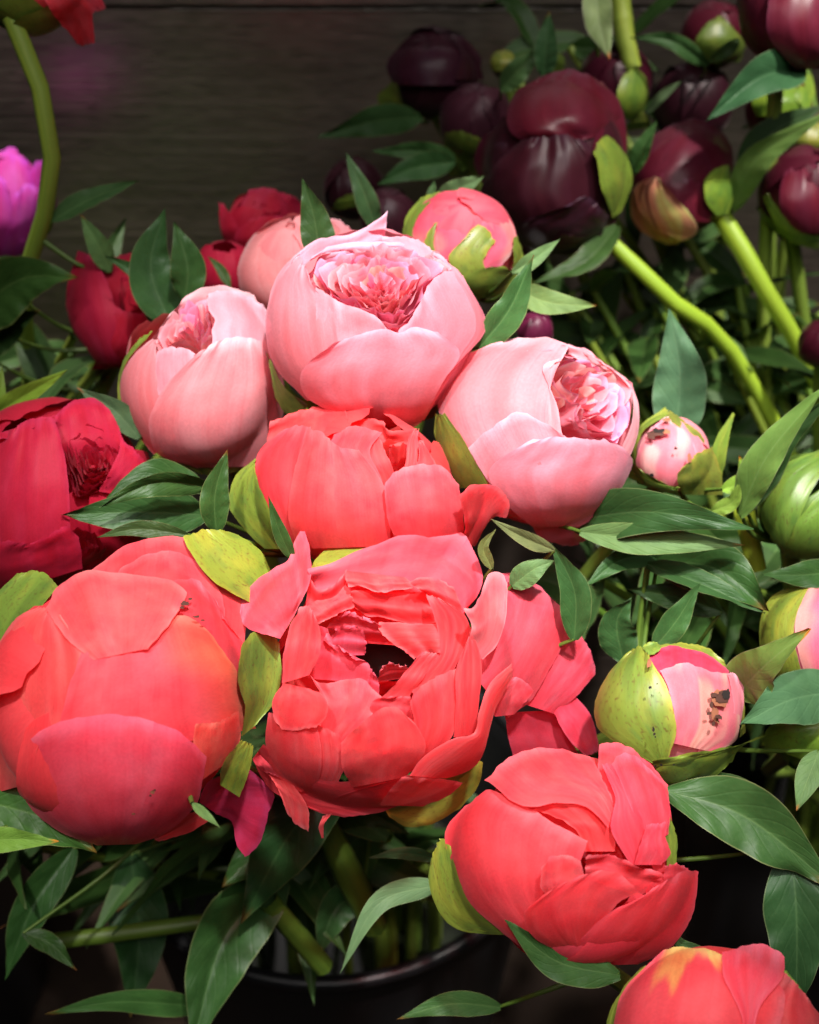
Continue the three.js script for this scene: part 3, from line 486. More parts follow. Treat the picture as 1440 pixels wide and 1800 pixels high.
// ================================================================ G: open coral flower at the centre front
{
  const Z7 = [400, 880, 2.057], Z1 = [480, 1000, 3.4286], Z3 = [800, 980, 5.143];
  const F = flower(655, 1185, 245, 235, .462, Z7, .045);
  peony('fully open coral peony at centre front with a dark hollow heart', CORAL, F, AX(.02, .25, .97), 'front', { sr: .004 }); const b = F.b, m = M.coral, q = M.corap;
  const p = (L, R, T, o = {}) => petal(F, b, o.m || m, L, R, T, Object.assign({ j: 1.3, w: .6 }, o));
  wrap(b, F.C.clone().addScaledVector(F.axis, -.008), F.R * .72, F.axis, m, { n: 7, tip: .95, W: .95, vary: .3 });
  F.xf = Z7;
  p([300, 260, 310, 225, 350, 180], [560, 240, 555, 180, 560, 128], [450, 134], { m: M.sepal, l: [-6, -5, -4], t: [1.15, 1, .8] });
  p([590, 1060, 570, 1110, 582, 1142], [860, 960, 900, 940, 926, 945], [640, 1176, 740, 1170, 840, 1112, 905, 1030], { m: M.sepal, l: [-8, -6, -3], t: [1.25, .9, .8], n: 22 });
  // broad guard petals sweeping out to the right
  F.xf = Z3;
  p([450, 1400, 475, 1600, 530, 1810], [920, 1380, 1020, 1600, 1140, 1810], null, { m: q, l: [-13, -15, -16], t: [.85, .75, .95] });
  p([640, 1330, 780, 1080, 930, 850, 1070, 615], [900, 1415, 1090, 1262, 1272, 1050], [1190, 780, 1255, 930], { m: q, l: [-8, -4, -5], b: 1.5, n: 26, t: [1, 1.1, 1.25] });
  p([890, 1395, 1010, 1620, 1180, 1800], [1075, 1240, 1230, 1430, 1312, 1745], null, { m: q, l: [-8, -5, -3], b: 1.5, t: [1, .95, 1.2] });
  p([120, 1000, 250, 850, 400, 560, 440, 300, 430, 145], [480, 1450, 700, 1275, 860, 1000, 1090, 622], [560, 150, 720, 232, 900, 385, 1030, 520], { m: q, l: [-9, 0, 0], b: 4.5, n: 34, t: [1, 1.25, 1.3] });
  p([360, 1440, 330, 1300, 400, 1150], [540, 1420, 640, 1300, 720, 1200], [560, 1080], { m: q, l: [0, 3, 3], b: 2, t: [1, 1.35, 1.35] });
  // back rank
  F.xf = Z7;
  p([330, 400, 300, 330, 292, 248], [840, 470, 850, 420, 862, 384], [400, 215, 480, 175, 560, 148, 640, 120, 740, 110, 800, 124, 840, 113, 900, 200, 922, 280, 905, 345], { l: [-18, -5, 7], ru: 2, n: 34, t: [1, 1.15, 1.4] });
  p([190, 500, 60, 450, 44, 395], [240, 420, 298, 290, 298, 180, 276, 92], [62, 338, 130, 268, 222, 210, 246, 140], { m: q, l: [-2, 6, 10], b: -2, n: 26, t: [1, 1.3, 1.3] });
  F.xf = Z1;
  p([150, 330, 190, 250, 215, 20], [420, 260, 440, 120, 446, 0], [262, 118, 340, 110, 410, 50], { l: [-10, -4, 3], t: [1, .95, 1] });
  p([170, 420, 170, 300, 200, 170], [1010, 480, 1000, 350, 930, 120], [330, 150, 450, 70, 640, 60, 800, 80], { l: [-26, -16, -5], n: 30, t: [1, .85, .9] });
  p([430, 10, 440, 70, 458, 106], [800, 50, 835, 90, 846, 120], [530, 108, 640, 143, 740, 126], { l: [2, 3, 1], t: [1, 1.25, 1.2] });
  p([160, 250, 220, 300, 278, 333], [430, 90, 480, 150, 492, 232], [345, 300, 420, 258], { l: [-3, -5, -9], t: [1, 1.15, 1.15] });
  p([468, 128, 470, 190, 500, 236], [925, 140, 955, 230, 988, 322], [560, 285, 650, 292, 760, 318, 900, 340], { l: [-3, -7, -12], n: 24, t: [1, .85, .85] });
  p([1000, 330, 850, 332, 740, 322, 640, 322], [1010, 505, 930, 505, 848, 542], [640, 365, 720, 448, 800, 500], { l: [-3, -10, -14], n: 24, t: [1, 1.1, 1.05] });
  // heart: a soft ruffle round a dark hollow
  p([300, 430, 330, 350, 385, 290], [690, 450, 680, 390, 640, 330], [460, 262, 520, 282, 600, 312], { m: q, l: [-27, -19, -12], ru: 2.5, j: 4, t: [1, 1.5, 1.6] });
  p([330, 520, 340, 440, 380, 350], [560, 520, 560, 430, 540, 360], [440, 330], { m: q, l: [-29, -24, -19], ru: 2, j: 4, t: [1, 1.2, 1.4] });
  part(b, 'dark_heart_ball', (() => { const c = at(692, 1156, F.d + .004); return new THREE.SphereGeometry(.012, 16, 10).scale(1.2, .7, .8).translate(c.x, c.y, c.z); })(), M.ant);  // near-black ball that makes the heart hollow look dark
  p([600, 690, 630, 660, 648, 612], [830, 650, 830, 610, 800, 585], [690, 568, 750, 575], { m: q, l: [-26, -22, -17], ru: 2, j: 3, t: [1, 1.8, 1.6] });
  p([480, 700, 520, 650, 560, 575], [640, 760, 640, 700, 620, 640], null, { m: q, l: [-20, -18, -16], ru: 2, j: 3, t: [1, 1.3, 1.5] });
  p([210, 660, 235, 560, 290, 440, 268, 348], [570, 690, 588, 640, 572, 572, 475, 540], [335, 362, 318, 440, 400, 468, 440, 498], { m: q, l: [-16, -12, -8], ru: 2.2, j: 3, n: 26, t: [1, 1.25, 1.35] });
  p([650, 780, 755, 675, 820, 590, 900, 500], [815, 775, 885, 690, 950, 585, 1010, 506], null, { l: [-13, -9, -6], t: [1, 1.15, 1.15] });
  p([835, 740, 930, 610, 1002, 505, 992, 385, 965, 262, 918, 152], [890, 800, 1070, 640, 1150, 480, 1188, 360, 1140, 262, 1040, 200], [980, 168], { l: [-12, -6, 3], n: 28, t: [1, 1.05, 1.05] });
  p([920, 152, 862, 112, 818, 80], [1140, 280, 1132, 222, 1090, 110], [880, 50, 990, 60], { l: [-2, 3, 6], t: [1, 1.2, 1.2] });
  // left rank
  p([55, 690, 66, 500, 108, 330, 165, 232], [220, 640, 284, 500, 284, 380, 255, 275], [212, 222], { l: [-4, 1, 6], n: 24, t: [1, 1.2, 1.2] });
  p([280, 990, 300, 850, 290, 760, 213, 628], [430, 1040, 505, 965, 595, 885, 655, 770], [262, 680, 330, 692, 430, 668, 540, 664, 600, 718], { l: [-3, -3, -6], ru: 2, n: 28, t: [1, 1.25, 1.3] });
  p([590, 900, 598, 800, 680, 774], [850, 930, 835, 850, 832, 768], [760, 768], { l: [-5, -3, -1], t: [1, 1.2, 1.3] });
  p([80, 1345, -5, 1240, -45, 1050, -30, 860], [255, 1340, 292, 1200, 288, 1050, 262, 940], [70, 900, 170, 930], { l: [0, 2.4, 3], b: 2, n: 26, t: [1, 1.0, 1.0] });
  p([235, 1340, 282, 1200, 282, 1050, 255, 940], [385, 1305, 428, 1200, 420, 1080, 408, 1000], [330, 965], { l: [0, 1.5, 1.5], n: 22, t: [1, 1.2, 1.2] });
  p([62, 688, -5, 800, 10, 920], [215, 722, 306, 765, 326, 880, 258, 952], [60, 965, 160, 970], { l: [3, 5, 5], n: 24, t: [1, 1.15, 1.1] });
  p([560, 1320, 760, 1180, 862, 1000, 852, 910, 828, 800], [850, 1215, 1035, 1075, 1098, 960, 1112, 780, 1104, 600], [870, 730, 1000, 640], { l: [0, 2, 2], n: 30, t: [1, .95, .95] });
  p([480, 1318, 418, 1200, 410, 1045], [800, 1255, 920, 1090, 890, 980, 852, 926], [500, 960, 600, 882, 680, 833, 748, 836], { l: [1, 4, 4.5], b: 3, n: 32, t: [1, 1.15, 1.1] });
  p([1090, 1015, 1102, 800, 1108, 590, 1180, 420], [1225, 1000, 1240, 800, 1255, 560, 1192, 350], null, { l: [2, 4, 6], n: 22, t: [1, 1.0, 1.0] });
  p([1170, 470, 1195, 340, 1145, 240], [1262, 548, 1345, 470, 1402, 300, 1416, 90], [1205, 232, 1268, 110, 1308, 30, 1370, 20], { m: q, l: [3, 10, 14], ru: .5, t: [1, 2.4, 2.0], n: 24 });
  // foot
  F.xf = Z7;
  p([90, 935, 150, 1040, 290, 1110], [130, 880, 330, 1010, 640, 990], [380, 1140, 440, 1142, 560, 1125, 640, 1080], { l: [1, -1, 0], n: 24, t: [.95, .8, .9] });
  p([300, 1110, 420, 1060, 560, 1020], [420, 1142, 600, 1110, 800, 1010], [700, 990], { l: [-2, -1, 0], n: 20, t: [.95, .8, .9] });
  F.xf = Z1;
  p([820, 1246, 900, 1140, 1090, 1020, 1212, 990, 1240, 870, 1300, 700, 1440, 572], [1050, 1264, 1200, 1205, 1262, 1130, 1312, 950, 1350, 830, 1442, 650], null, { l: [4, 9, 10], b: 2.5, n: 34, t: [1, 1.15, 1.1] });
  p([640, 1425, 700, 1340, 780, 1250], [900, 1432, 1050, 1372, 1146, 1290], [900, 1264, 1050, 1270], { l: [6, 9, 12], b: 2, n: 24, t: [1, 1.2, 1.15] });
  F.xf = Z7;
  p([150, 990, 180, 1040, 200, 1085], [240, 1030, 290, 1110, 294, 1196], [215, 1125, 250, 1172], { l: [2, 4, 5], t: [1, 1.3, 1.2] });
  p([92, 930, 100, 950, 130, 980], [120, 920, 140, 940, 190, 1000], null, { m: q, l: [4, 6, 4], t: [1, 1.2, 1.2] });
  p([340, 1220, 330, 1180, 345, 1140], [348, 1220, 350, 1170, 380, 1130], null, { l: [4, 4, 2], j: 1 });
}
// ================================================================ I: coral ball at lower right
{
  const F = flower(1008, 1508, 214, 188, .44, [700, 1250, 1.946]);
  peony('coral half-open peony at lower right, petals folded over its heart', CORAL, F, AX(.25, .25, .93), 'front', { sr: .004 }); const b = F.b, m = M.coral, q = M.corap, p = (...a) => petal(F, b, m, ...a), P = (...a) => petal(F, b, q, ...a);
  wrap(b, F.C, F.R * .9, F.axis, q, { n: 8, tip: .45, W: .95 });
  petal(F, b, M.sepal, [360, 765, 200, 745, 130, 670, 104, 580, 112, 505], [400, 740, 320, 720, 245, 650, 205, 560, 178, 465], [150, 434], { l: [0, 1, 1.5], n: 22, t: [1.1, 1.05, .9] });
  petal(F, b, M.sepal, [920, 540, 912, 450, 905, 380], [950, 525, 956, 440, 930, 362], null, { l: [-3, -3, -2], t: [.9, .9, .8] });
  P([640, 300, 680, 200, 690, 112], [940, 420, 932, 330, 920, 250], [770, 114, 850, 168], { l: [-8, -3, 1], n: 22 });
  P([420, 810, 250, 660, 190, 540, 160, 410, 230, 322], [560, 720, 560, 600, 620, 520, 640, 470, 650, 445], [310, 272, 430, 320, 560, 398], { l: [0, .6, 1.4], n: 32, b: .8, t: [1, 1.05, .95] });
  p([640, 480, 600, 400, 460, 332], [740, 480, 745, 400, 735, 312], [540, 315, 640, 320], { l: [-5, -1, 1.5] });
  frills(F, b, [q, m], [640, 500, 660, 440, 730, 430, 800, 520, 900, 550, 830, 620, 740, 550], { seg: 5, rows: [.97, .78, .58, .38], drop: .008, h: .016 });
  P([700, 560, 680, 500, 655, 452], [790, 560, 785, 520, 735, 430], [690, 430], { l: [-18, -14, -9], t: [.95, .7, .8] });
  P([850, 480, 780, 290, 732, 180], [925, 420, 930, 330, 900, 240], [770, 140, 840, 175], { l: [-2, 1.5, 3], n: 24, t: [1, 1.1, 1.2] });
  P([800, 530, 728, 400, 742, 300, 694, 182], [835, 500, 845, 390, 790, 280, 732, 180], null, { l: [-3, 1, 2.5], n: 24 });
  P([808, 526, 830, 450, 850, 388], [900, 526, 932, 490, 915, 430, 922, 378], [890, 385], { l: [0, 2, 3], t: [1, 1.1, 1.2] });
  p([720, 400, 640, 326, 540, 316, 430, 326, 298, 236], [735, 330, 735, 310, 700, 230, 660, 160], [360, 170, 450, 130, 560, 130], { l: [2, 4.5, 5], n: 28, ru: .5 });
  P([900, 600, 910, 560, 915, 530], [1010, 600, 1010, 570, 1000, 545], [950, 520], { l: [-5, -3, -1] });
  P([640, 570, 640, 530, 642, 500], [830, 640, 870, 590, 912, 560], [720, 488, 820, 530], { l: [-6, -4, -1], ru: 2.5, j: 3 });
  p([520, 650, 488, 600, 492, 535], [600, 650, 634, 600, 634, 550], [525, 498, 575, 492, 620, 512], { l: [2, 4, 6], b: 2, t: [1, 1.6, 1.6] });
  p([600, 845, 460, 770, 430, 700, 500, 622], [640, 820, 700, 720, 770, 645, 832, 624], [640, 556, 740, 550], { l: [1, 3, 4.5], n: 28, b: 2 });
  P([700, 870, 590, 835, 650, 755, 720, 690, 832, 640], [820, 866, 930, 810, 992, 730, 1020, 640, 1030, 550], [900, 592, 985, 545], { l: [1, 4, 6.5], n: 30, b: 2.5, ru: .5 });
}
// ================================================================ J: coral flower in the lower right corner
{
  const F = flower(1262, 1840, 190, 180, .41, [700, 1250, 1.946]);
  peony('coral peony with yellow streaks, cut by the lower right corner', CORAL, F, AX(.1, .2, .95), 'front'); const b = F.b;
  wrap(b, F.C, F.R * .92, F.axis, M.coral, { n: 8, tip: .1, W: .95 });
  petal(F, b, M.sepal, [740, 1200, 712, 1080, 760, 960, 830, 880], [820, 1200, 760, 1080, 790, 960, 862, 866], null, { l: [-2, -1, -.5], t: [.95, .9, .8] });
  petal(F, b, M.sepal, [1360, 1000, 1340, 930, 1318, 884], [1460, 1080, 1400, 980, 1330, 890], null, { l: [-2, -1, 0] });
  petal(F, b, M.coral, [1300, 1300, 1250, 1000, 1318, 890], [1560, 1300, 1490, 1100, 1420, 1010], [1370, 940], { l: [0, .5, 1.5] });
  const streak = (u, v, sd) => { const s = noise(u * 15 + 3, 2) * .5 + .5, q = sst(.0, .12, v - (.93 - .5 * Math.pow(s, 1.6)) + .02 * noise(u * 40, v * 20)) * sst(.15, .25, u) ; return [1, 1 + q * 3.6, 1 + q * .2]; };
  petal(F, b, M.corap, [720, 1350, 735, 1100, 770, 960, 860, 862], [1250, 1350, 1300, 1100, 1320, 960, 1210, 885], [920, 816, 1000, 808, 1100, 828], { l: [0, 1.5, 2], n: 60, b: 1, c: streak });
  petal(F, b, M.corap, [1100, 1300, 1180, 1070, 1110, 900, 1108, 826], [1180, 1300, 1240, 1010, 1310, 920, 1324, 840], [1190, 804, 1262, 799], { l: [1, 3, 5], n: 26 });
}
// ================================================================ K: coral bud in green sepals, upper middle
{
  const F = flower(812, 432, 106, 98, .575, [720, 0, 2]);
  peony('round coral bud clasped by brown-edged green sepals, behind the large pink one', BUDS, F, AX(.1, .5, .85), 'front'); const b = F.b;
  wrap(b, F.C, F.R * .96, F.axis, M.coral, { n: 7, tip: .05, W: .95, step: .012, t: [1, 2.0, 2.4] });
  petal(F, b, M.coral, [60, 960, 5, 800, 40, 720, 110, 680], [300, 960, 380, 850, 340, 760, 260, 700], [180, 668], { l: [.5, .8, 1], n: 26, t: [1, 1.9, 2.6], c: (u, v, s) => { const q = clamp(sst(.2, .6, noise(u * 5 + s, v * 3) + .4 * u - .1)); return [1, 1 + q * .9, 1 + q * .2]; } });
  petal(F, b, M.sepal, [-30, 850, -10, 760, 40, 695], [10, 860, 20, 780, 110, 672], null, { l: [1, 1, 1], t: [.95, 1, .9] });
  petal(F, b, M.sepal, [170, 1020, 140, 900, 210, 830], [310, 1000, 260, 920, 300, 850], [235, 790, 270, 800], { l: [1, 1.5, 2.4], t: [1.05, .95, .9] });
  petal(F, b, M.sepal, [60, 940, 55, 840, 85, 790], [110, 940, 85, 850, 100, 780], null, { l: [1.5, 2, 3], t: [1, .9, .8] });
  petal(F, b, M.sepal, [180, 1060, 200, 960, 280, 940], [330, 1040, 400, 950, 365, 860], [330, 935, 365, 950], { l: [1, 2, 3.2], n: 20, t: [.8, .85, .8] });
  petal(F, b, M.sepal, [330, 1000, 370, 920, 365, 840], [380, 1000, 400, 900, 378, 830], null, { l: [1, 1.5, 2], t: [.9, .9, .8] });
}
// ================================================================ L: small bud right of C
{
  const F = flower(1180, 798, 72, 70, .53, [720, 500, 2]);
  peony('small pink bud with brown bites beside the right pink peony', BUDS, F, AX(-.1, .5, .85), 'front', { sr: .003 }); const b = F.b, fl = (u, v, s) => { const q = sst(.0, .5, noise(u * 4 + s, v * 4)); return [1, .7 + q * .6, .7 + q * .3]; };
  wrap(b, F.C, F.R * .95, F.axis, M.pinkin, { n: 6, tip: .1, W: .95 });
  petal(F, b, M.sepal, [800, 660, 775, 600, 810, 500, 900, 430], [860, 690, 800, 600, 820, 520, 912, 455], null, { l: [0, 1, 2], t: [1, 1, .9] });
  petal(F, b, M.pinkin, [850, 700, 800, 640, 815, 560, 850, 500], [960, 720, 1020, 640, 1030, 560, 990, 500], [910, 468], { l: [.5, 1, 1.5], c: fl, n: 28 });
  petal(F, b, M.sepal, [900, 470, 905, 462, 912, 440], [1040, 560, 1035, 545, 1020, 520], [960, 475], { l: [1, 1.5, 2.4], t: [.9, .7, .7] });
  petal(F, b, M.sepal, [960, 740, 940, 680, 960, 640], [1100, 740, 1100, 680, 1062, 570], [1010, 600], { l: [2, 3, 5], n: 20 });
  petal(F, b, M.sepal, [1060, 700, 1070, 560, 1135, 452], [1090, 720, 1110, 620, 1140, 455], null, { l: [-2, 2, 4], t: [.8, .9, .8] });
  petal(F, b, M.sepal, [800, 700, 775, 640, 772, 590], [960, 750, 930, 720, 880, 690], [800, 640], { l: [1, 2, 2.4], n: 20, t: [1, 1, .9] });
  petal(F, b, M.sepal, [770, 680, 850, 710, 940, 730], [760, 640, 850, 690, 950, 715], null, { l: [2, 3, 3] });
  F.n = 6;
  for (const [x, y, w, h, m] of [[868, 522, 30, 11, M.spot], [880, 512, 22, 8, M.ant], [905, 518, 14, 8, M.spot2], [850, 535, 14, 8, M.spot], [935, 576, 6, 6, M.ant], [852, 669, 8, 6, M.ant], [905, 476, 14, 6, M.spot2], [985, 610, 9, 16, M.spot2]]) patch(F, b, x, y, w, h, 3.4, m);
}
// ================================================================ M: green and pink bud at right
{
  const F = flower(1176, 1256, 130, 126, .475, [980, 1000, 3.13]);
  peony('plump green bud with pink face and brown burnt hole, right of the open flower', BUDS, F, AX(.25, .3, .9), 'front', { sr: .004 }); const b = F.b;
  const fl = (u, v, s) => { const q = sst(-.1, .5, noise(u * 9 + s, v * 1.6) + .5 * (1 - v) - .12); return [1, 1 + q * .9, 1 + q * .25]; };
  wrap(b, F.C, F.R * .86, F.axis, M.pinkin, { n: 6, tip: .1, W: .95 });
  petal(F, b, M.sepal, [540, 520, 550, 450, 575, 412], [940, 600, 930, 540, 912, 500], [700, 408, 830, 438], { l: [-2, -1, 1], t: [1.1, 1, .9] });
  petal(F, b, M.corap, [560, 600, 520, 540, 502, 480], [900, 640, 930, 600, 942, 562], [570, 432, 690, 432, 850, 482], { l: [-1, 0, .8], t: [.9, .8, 1.2] });
  petal(F, b, M.pinkin, [640, 960, 640, 790, 610, 650, 560, 558], [860, 1010, 980, 940, 1010, 780, 1020, 570], [700, 514, 800, 545, 900, 572], { l: [0, 1, 1.6], n: 40, c: fl, t: [1, .7, .72] });
  petal(F, b, M.pinkin, [960, 900, 970, 760, 940, 575], [980, 940, 1025, 760, 1022, 560], null, { l: [0, 1.5, 3], t: [1, .95, .95] });
  petal(F, b, M.sepal, [520, 1070, 350, 970, 225, 880, 208, 740, 290, 560, 400, 455], [610, 1040, 652, 900, 635, 780, 600, 640, 545, 550, 500, 470], [450, 420], { l: [1, 1.5, 3], n: 30, t: [.9, .95, .85], c: (u, v, s) => { const q = sst(.86, .98, u + .05 * noise(v * 14, s)); return [1 + q * .6, 1 + q * .25, 1 + q * .3]; } });
  petal(F, b, M.sepal, [500, 475, 470, 430, 500, 402], [530, 470, 560, 450, 574, 428], [545, 405], { l: [3, 4, 6] });
  petal(F, b, M.sepal, [560, 1120, 530, 1080, 520, 1050], [960, 1065, 1000, 990, 1172, 905], [640, 1030, 800, 1008, 1000, 968, 1080, 940], { l: [1, 3, 4], n: 26, t: [.85, .95, .8] });
  petal(F, b, M.sepal, [700, 1198, 600, 1180, 545, 1100], [840, 1165, 930, 1090, 1000, 985], [640, 1060, 800, 1040, 940, 1010], { l: [0, 1, 2.5], n: 22, t: [.85, .95, .8] });
  petal(F, b, M.sepal, [1000, 930, 1012, 850, 1022, 590], [1035, 900, 1030, 800, 1030, 600], null, { l: [-1, 0, 1], t: [1, .8, .8] });
  F.n = 4;
  patch(F, b, 868, 800, 30, 40, 3.2, M.spot2); patch(F, b, 890, 700, 46, 46, 3.5, M.spot2); patch(F, b, 905, 705, 40, 36, 3.8); patch(F, b, 930, 690, 24, 34, 4.1, M.ant); patch(F, b, 860, 690, 20, 14, 4); patch(F, b, 850, 745, 14, 22, 4); patch(F, b, 885, 812, 22, 14, 4); patch(F, b, 835, 795, 16, 9, 4); patch(F, b, 858, 850, 10, 14, 4); patch(F, b, 505, 520, 14, 24, 5, M.spot2);
  for (const [x, y, w, h] of [[528, 882, 8, 14], [532, 908, 7, 10], [538, 924, 5, 7], [570, 1078, 9, 7], [540, 1085, 9, 6], [512, 652, 8, 7], [548, 632, 4, 4], [640, 1078, 6, 4]]) patch(F, b, x, y, w, h, 5.5, M.ant, 'ant_speck');
}
// ================================================================ N: buds along the right edge
{
  let F = flower(1446, 1128, 108, 104, .50, [980, 1000, 3.13]);
  peony('pink and yellow-green bud cut by the right edge', BUDS, F, AX(.2, .4, .9), 'right', { sr: .0035 });
  wrap(F.b, F.C, F.R * .96, F.axis, M.pinkin, { n: 6, tip: .1, W: .95, t: [1, 1, 1.3] });
  petal(F, F.b, M.pinkin, [1370, 640, 1310, 300, 1400, 60], [1560, 640, 1620, 300, 1560, 60], null, { l: [0, 1, 1.5], t: [1, .6, .8], c: (u, v, s) => { const q = sst(.45, .1, u + .1 * noise(v * 8, s)); return [1, 1 + q * .8, 1]; }, n: 26 });
  petal(F, F.b, M.sepal, [1160, 640, 1110, 330, 1180, 150, 1330, 90], [1340, 560, 1300, 350, 1330, 220, 1400, 110], null, { l: [0, .5, 1], t: [1.1, 1, .8] });
  leaf(F.t, [1300, 1215, .475, 1350, 1165, .45, 1425, 1105, .44], 100, { face: 'u', m: 'lime', fold: .25, t: [.62, .72, .9], pk: .62, roll: .25 });
  F = flower(1425, 888, 92, 98, .535);
  peony('closed plain green bud at the right edge', BUDS, F, AX(.2, .7, .6), 'right', { sr: .0035 });
  wrap(F.b, F.C, F.R * .97, F.axis, M.sepal, { n: 7, tip: .1, W: .9, point: 1, t: [.55, .75, .7], step: .012 });
  petal(F, F.b, M.sepal, [1375, 975, 1335, 900, 1360, 830, 1440, 790], [1385, 970, 1410, 900, 1440, 840, 1480, 800], null, { l: [1, 2, 2], t: [.62, .82, .75] });
  petal(F, F.b, M.sepal, [1380, 980, 1400, 920, 1450, 860], [1460, 990, 1480, 940, 1500, 880], null, { l: [1, 3, 3], t: [.66, .9, .8] });
  F = flower(1440, 1290, 100, 66, .50);
  peony('bright green bud foot in the right edge below the pink and yellow bud', BUDS, F, AX(.4, .5, .7), 'right', { sr: .0035 });
  wrap(F.b, F.C, F.R * .95, F.axis, M.sepal, { n: 6, tip: .3, W: .9, t: [.85, 1.15, .8] });
  petal(F, F.b, M.sepal, [1340, 1310, 1350, 1280, 1400, 1260], [1450, 1350, 1480, 1310, 1500, 1250], null, { l: [1, 2, 2], t: [.9, 1.2, .8] });
}
// ================================================================ crimson flowers at left
{
  let F = flower(95, 868, 190, 195, .53, [0, 600, 2.88]);
  peony('large shaded crimson peony at the left edge with frilled heart', RED, F, AX(.15, .4, .85), 'left', { sr: .004 }); let b = F.b;
  wrap(b, F.C, F.R * .9, F.axis, M.red, { n: 8, tip: .5, W: .95 });
  petal(F, b, M.red, [280, 640, 280, 450, 280, 380], [640, 640, 620, 480, 560, 350], [350, 310, 440, 285, 500, 300], { l: [-12, -4, 1], ru: 2 });
  petal(F, b, M.red, [500, 760, 600, 560, 605, 480], [620, 780, 700, 720, 778, 655], [690, 560], { l: [-8, -2, 2] });
  frills(F, b, [M.red], [300, 450, 400, 410, 560, 470, 640, 560, 620, 700, 500, 760, 380, 800, 340, 640], { seg: 8, rows: [.97, .84, .7, .55, .4, .24], drop: .005 });
  frills(F, b, [M.red], [330, 940, 480, 960, 540, 1040, 400, 1120, 330, 1080], { seg: 5, rows: [.95, .7, .4], drop: .003 });
  petal(F, b, M.red, [-150, 1100, -140, 800, -60, 560, 0, 470], [360, 1000, 345, 700, 310, 500, 280, 400], [60, 445, 150, 400, 250, 380], { l: [0, 2, 5], n: 30, b: 4, ru: 1.2 });
  petal(F, b, M.red, [-120, 520, -80, 480, 0, 500], [180, 420, 250, 380, 300, 370], [80, 480], { l: [3, 6, 7], t: [1, 1.3, 1.3] });
  petal(F, b, M.red, [-60, 1300, -80, 1100, 0, 1000], [420, 1150, 400, 1000, 340, 930], [150, 1020], { l: [1, 3, 4], n: 22, ru: 1.5 });
  F = flower(205, 548, 88, 100, .62);
  peony('crimson peony in shade behind the left pink bud', RED, F, AX(.1, .6, .75), 'left'); b = F.b;
  wrap(b, F.C, F.R * .9, F.axis, M.red, { n: 7, tip: .5, W: .95 });
  petal(F, b, M.red, [170, 640, 122, 560, 118, 500, 138, 440], [215, 640, 208, 560, 190, 500, 165, 450], [150, 445], { l: [0, 3, 5], b: 2 });
  petal(F, b, M.red, [190, 560, 175, 500, 195, 455], [280, 560, 275, 500, 262, 460], [225, 445], { l: [-14, -6, 0], ru: 2 });
  frills(F, b, [M.red], [205, 480, 262, 480, 270, 560, 215, 560], { seg: 5, rows: [.95, .7, .4], drop: .005 });
  petal(F, b, M.red, [160, 650, 190, 590, 205, 540], [275, 640, 275, 590, 268, 545], [235, 550], { l: [0, 2, 3] });
  F = flower(455, 398, 68, 62, .68);
  peony('small crimson peony against the dark wall, left of centre', RED, F, AX(0, .7, .7), 'left'); b = F.b;
  wrap(b, F.C, F.R * .9, F.axis, M.red, { n: 6, tip: .5, W: .95 });
  petal(F, b, M.red, [400, 440, 388, 400, 386, 358], [425, 440, 420, 400, 392, 358], null, { l: [0, 4, 8], t: [1.1, 1.3, 1.3] });
  petal(F, b, M.red, [425, 400, 420, 365, 440, 335], [530, 410, 535, 370, 520, 345], [470, 330, 500, 340], { l: [-8, -3, 1], ru: 3 });
  frills(F, b, [M.red], [430, 350, 520, 350, 520, 390, 440, 390], { seg: 5, rows: [.95, .7, .4], drop: .003 });
  petal(F, b, M.red, [410, 460, 415, 410, 440, 385], [520, 440, 510, 400, 500, 380], [470, 380], { l: [1, 3, 4], t: [1.1, 1.2, 1.2] });
  F = flower(398, 476, 62, 48, .63);
  peony('crimson bloom peeping out between the left and centre pink peonies', RED, F, AX(0, .7, .7), 'left');
  wrap(F.b, F.C, F.R * .97, F.axis, M.red, { n: 7, tip: .3, W: .95, t: [1.1, 1.3, 1.4] });
  F = flower(18, 362, 74, 98, .78);
  peony('magenta peony at the left edge behind the curved stem', 'magenta peony', F, AX(.2, .5, .8), 'left'); b = F.b;
  wrap(b, F.C, F.R * .92, F.axis, M.mag, { n: 8, tip: .3, W: .9, long: .12 });
  petal(F, b, M.mag, [-10, 440, -30, 350, -10, 275], [60, 430, 62, 340, 45, 280], [15, 262], { l: [0, 2, 3], t: [1.05, 1.2, 1.1] });
  petal(F, b, M.mag, [40, 440, 45, 360, 52, 300], [92, 400, 92, 330, 78, 282], [66, 285], { l: [0, 1, 2] });
  petal(F, b, M.mag, [-40, 450, -55, 380, -40, 310], [30, 455, 25, 390, 10, 320], [-15, 300], { l: [1, 4, 6], ru: 2, t: [1.1, 1.6, 1.2] });
  petal(F, b, M.mag, [5, 455, 15, 400, 25, 345], [70, 440, 80, 390, 70, 335], [48, 322], { l: [1, 4, 6], ru: 2, t: [1.1, 1.8, 1.25] });
  petal(F, b, M.mag, [-30, 300, -20, 285, 0, 268], [50, 300, 50, 285, 40, 275], [20, 258], { l: [-4, 0, 3], ru: 3, t: [1, 1.3, 1.1] });
  wrap(b, F.C, F.R * .98, F.axis, M.sepal, { n: 4, even: 1, tip: 2.2, W: .6, t: [.6, .6, .6] });
  F = flower(45, -28, 105, 70, .56);
  const t = peony('coral red peony on a curved stem in the upper left corner', 'coral peony above', F, AX(.1, .75, .45), 'left', { noStem: 1 }); b = F.b;
  wrap(b, F.C, F.R * .9, AX(.1, .85, .3), M.corap, { n: 7, tip: .5, W: .9 });
  petal(F, b, M.corap, [70, -20, 90, 20, 125, 62], [130, -20, 160, 15, 166, 75], [140, 80], { l: [0, 4, 8], t: [1, 1, 1] });
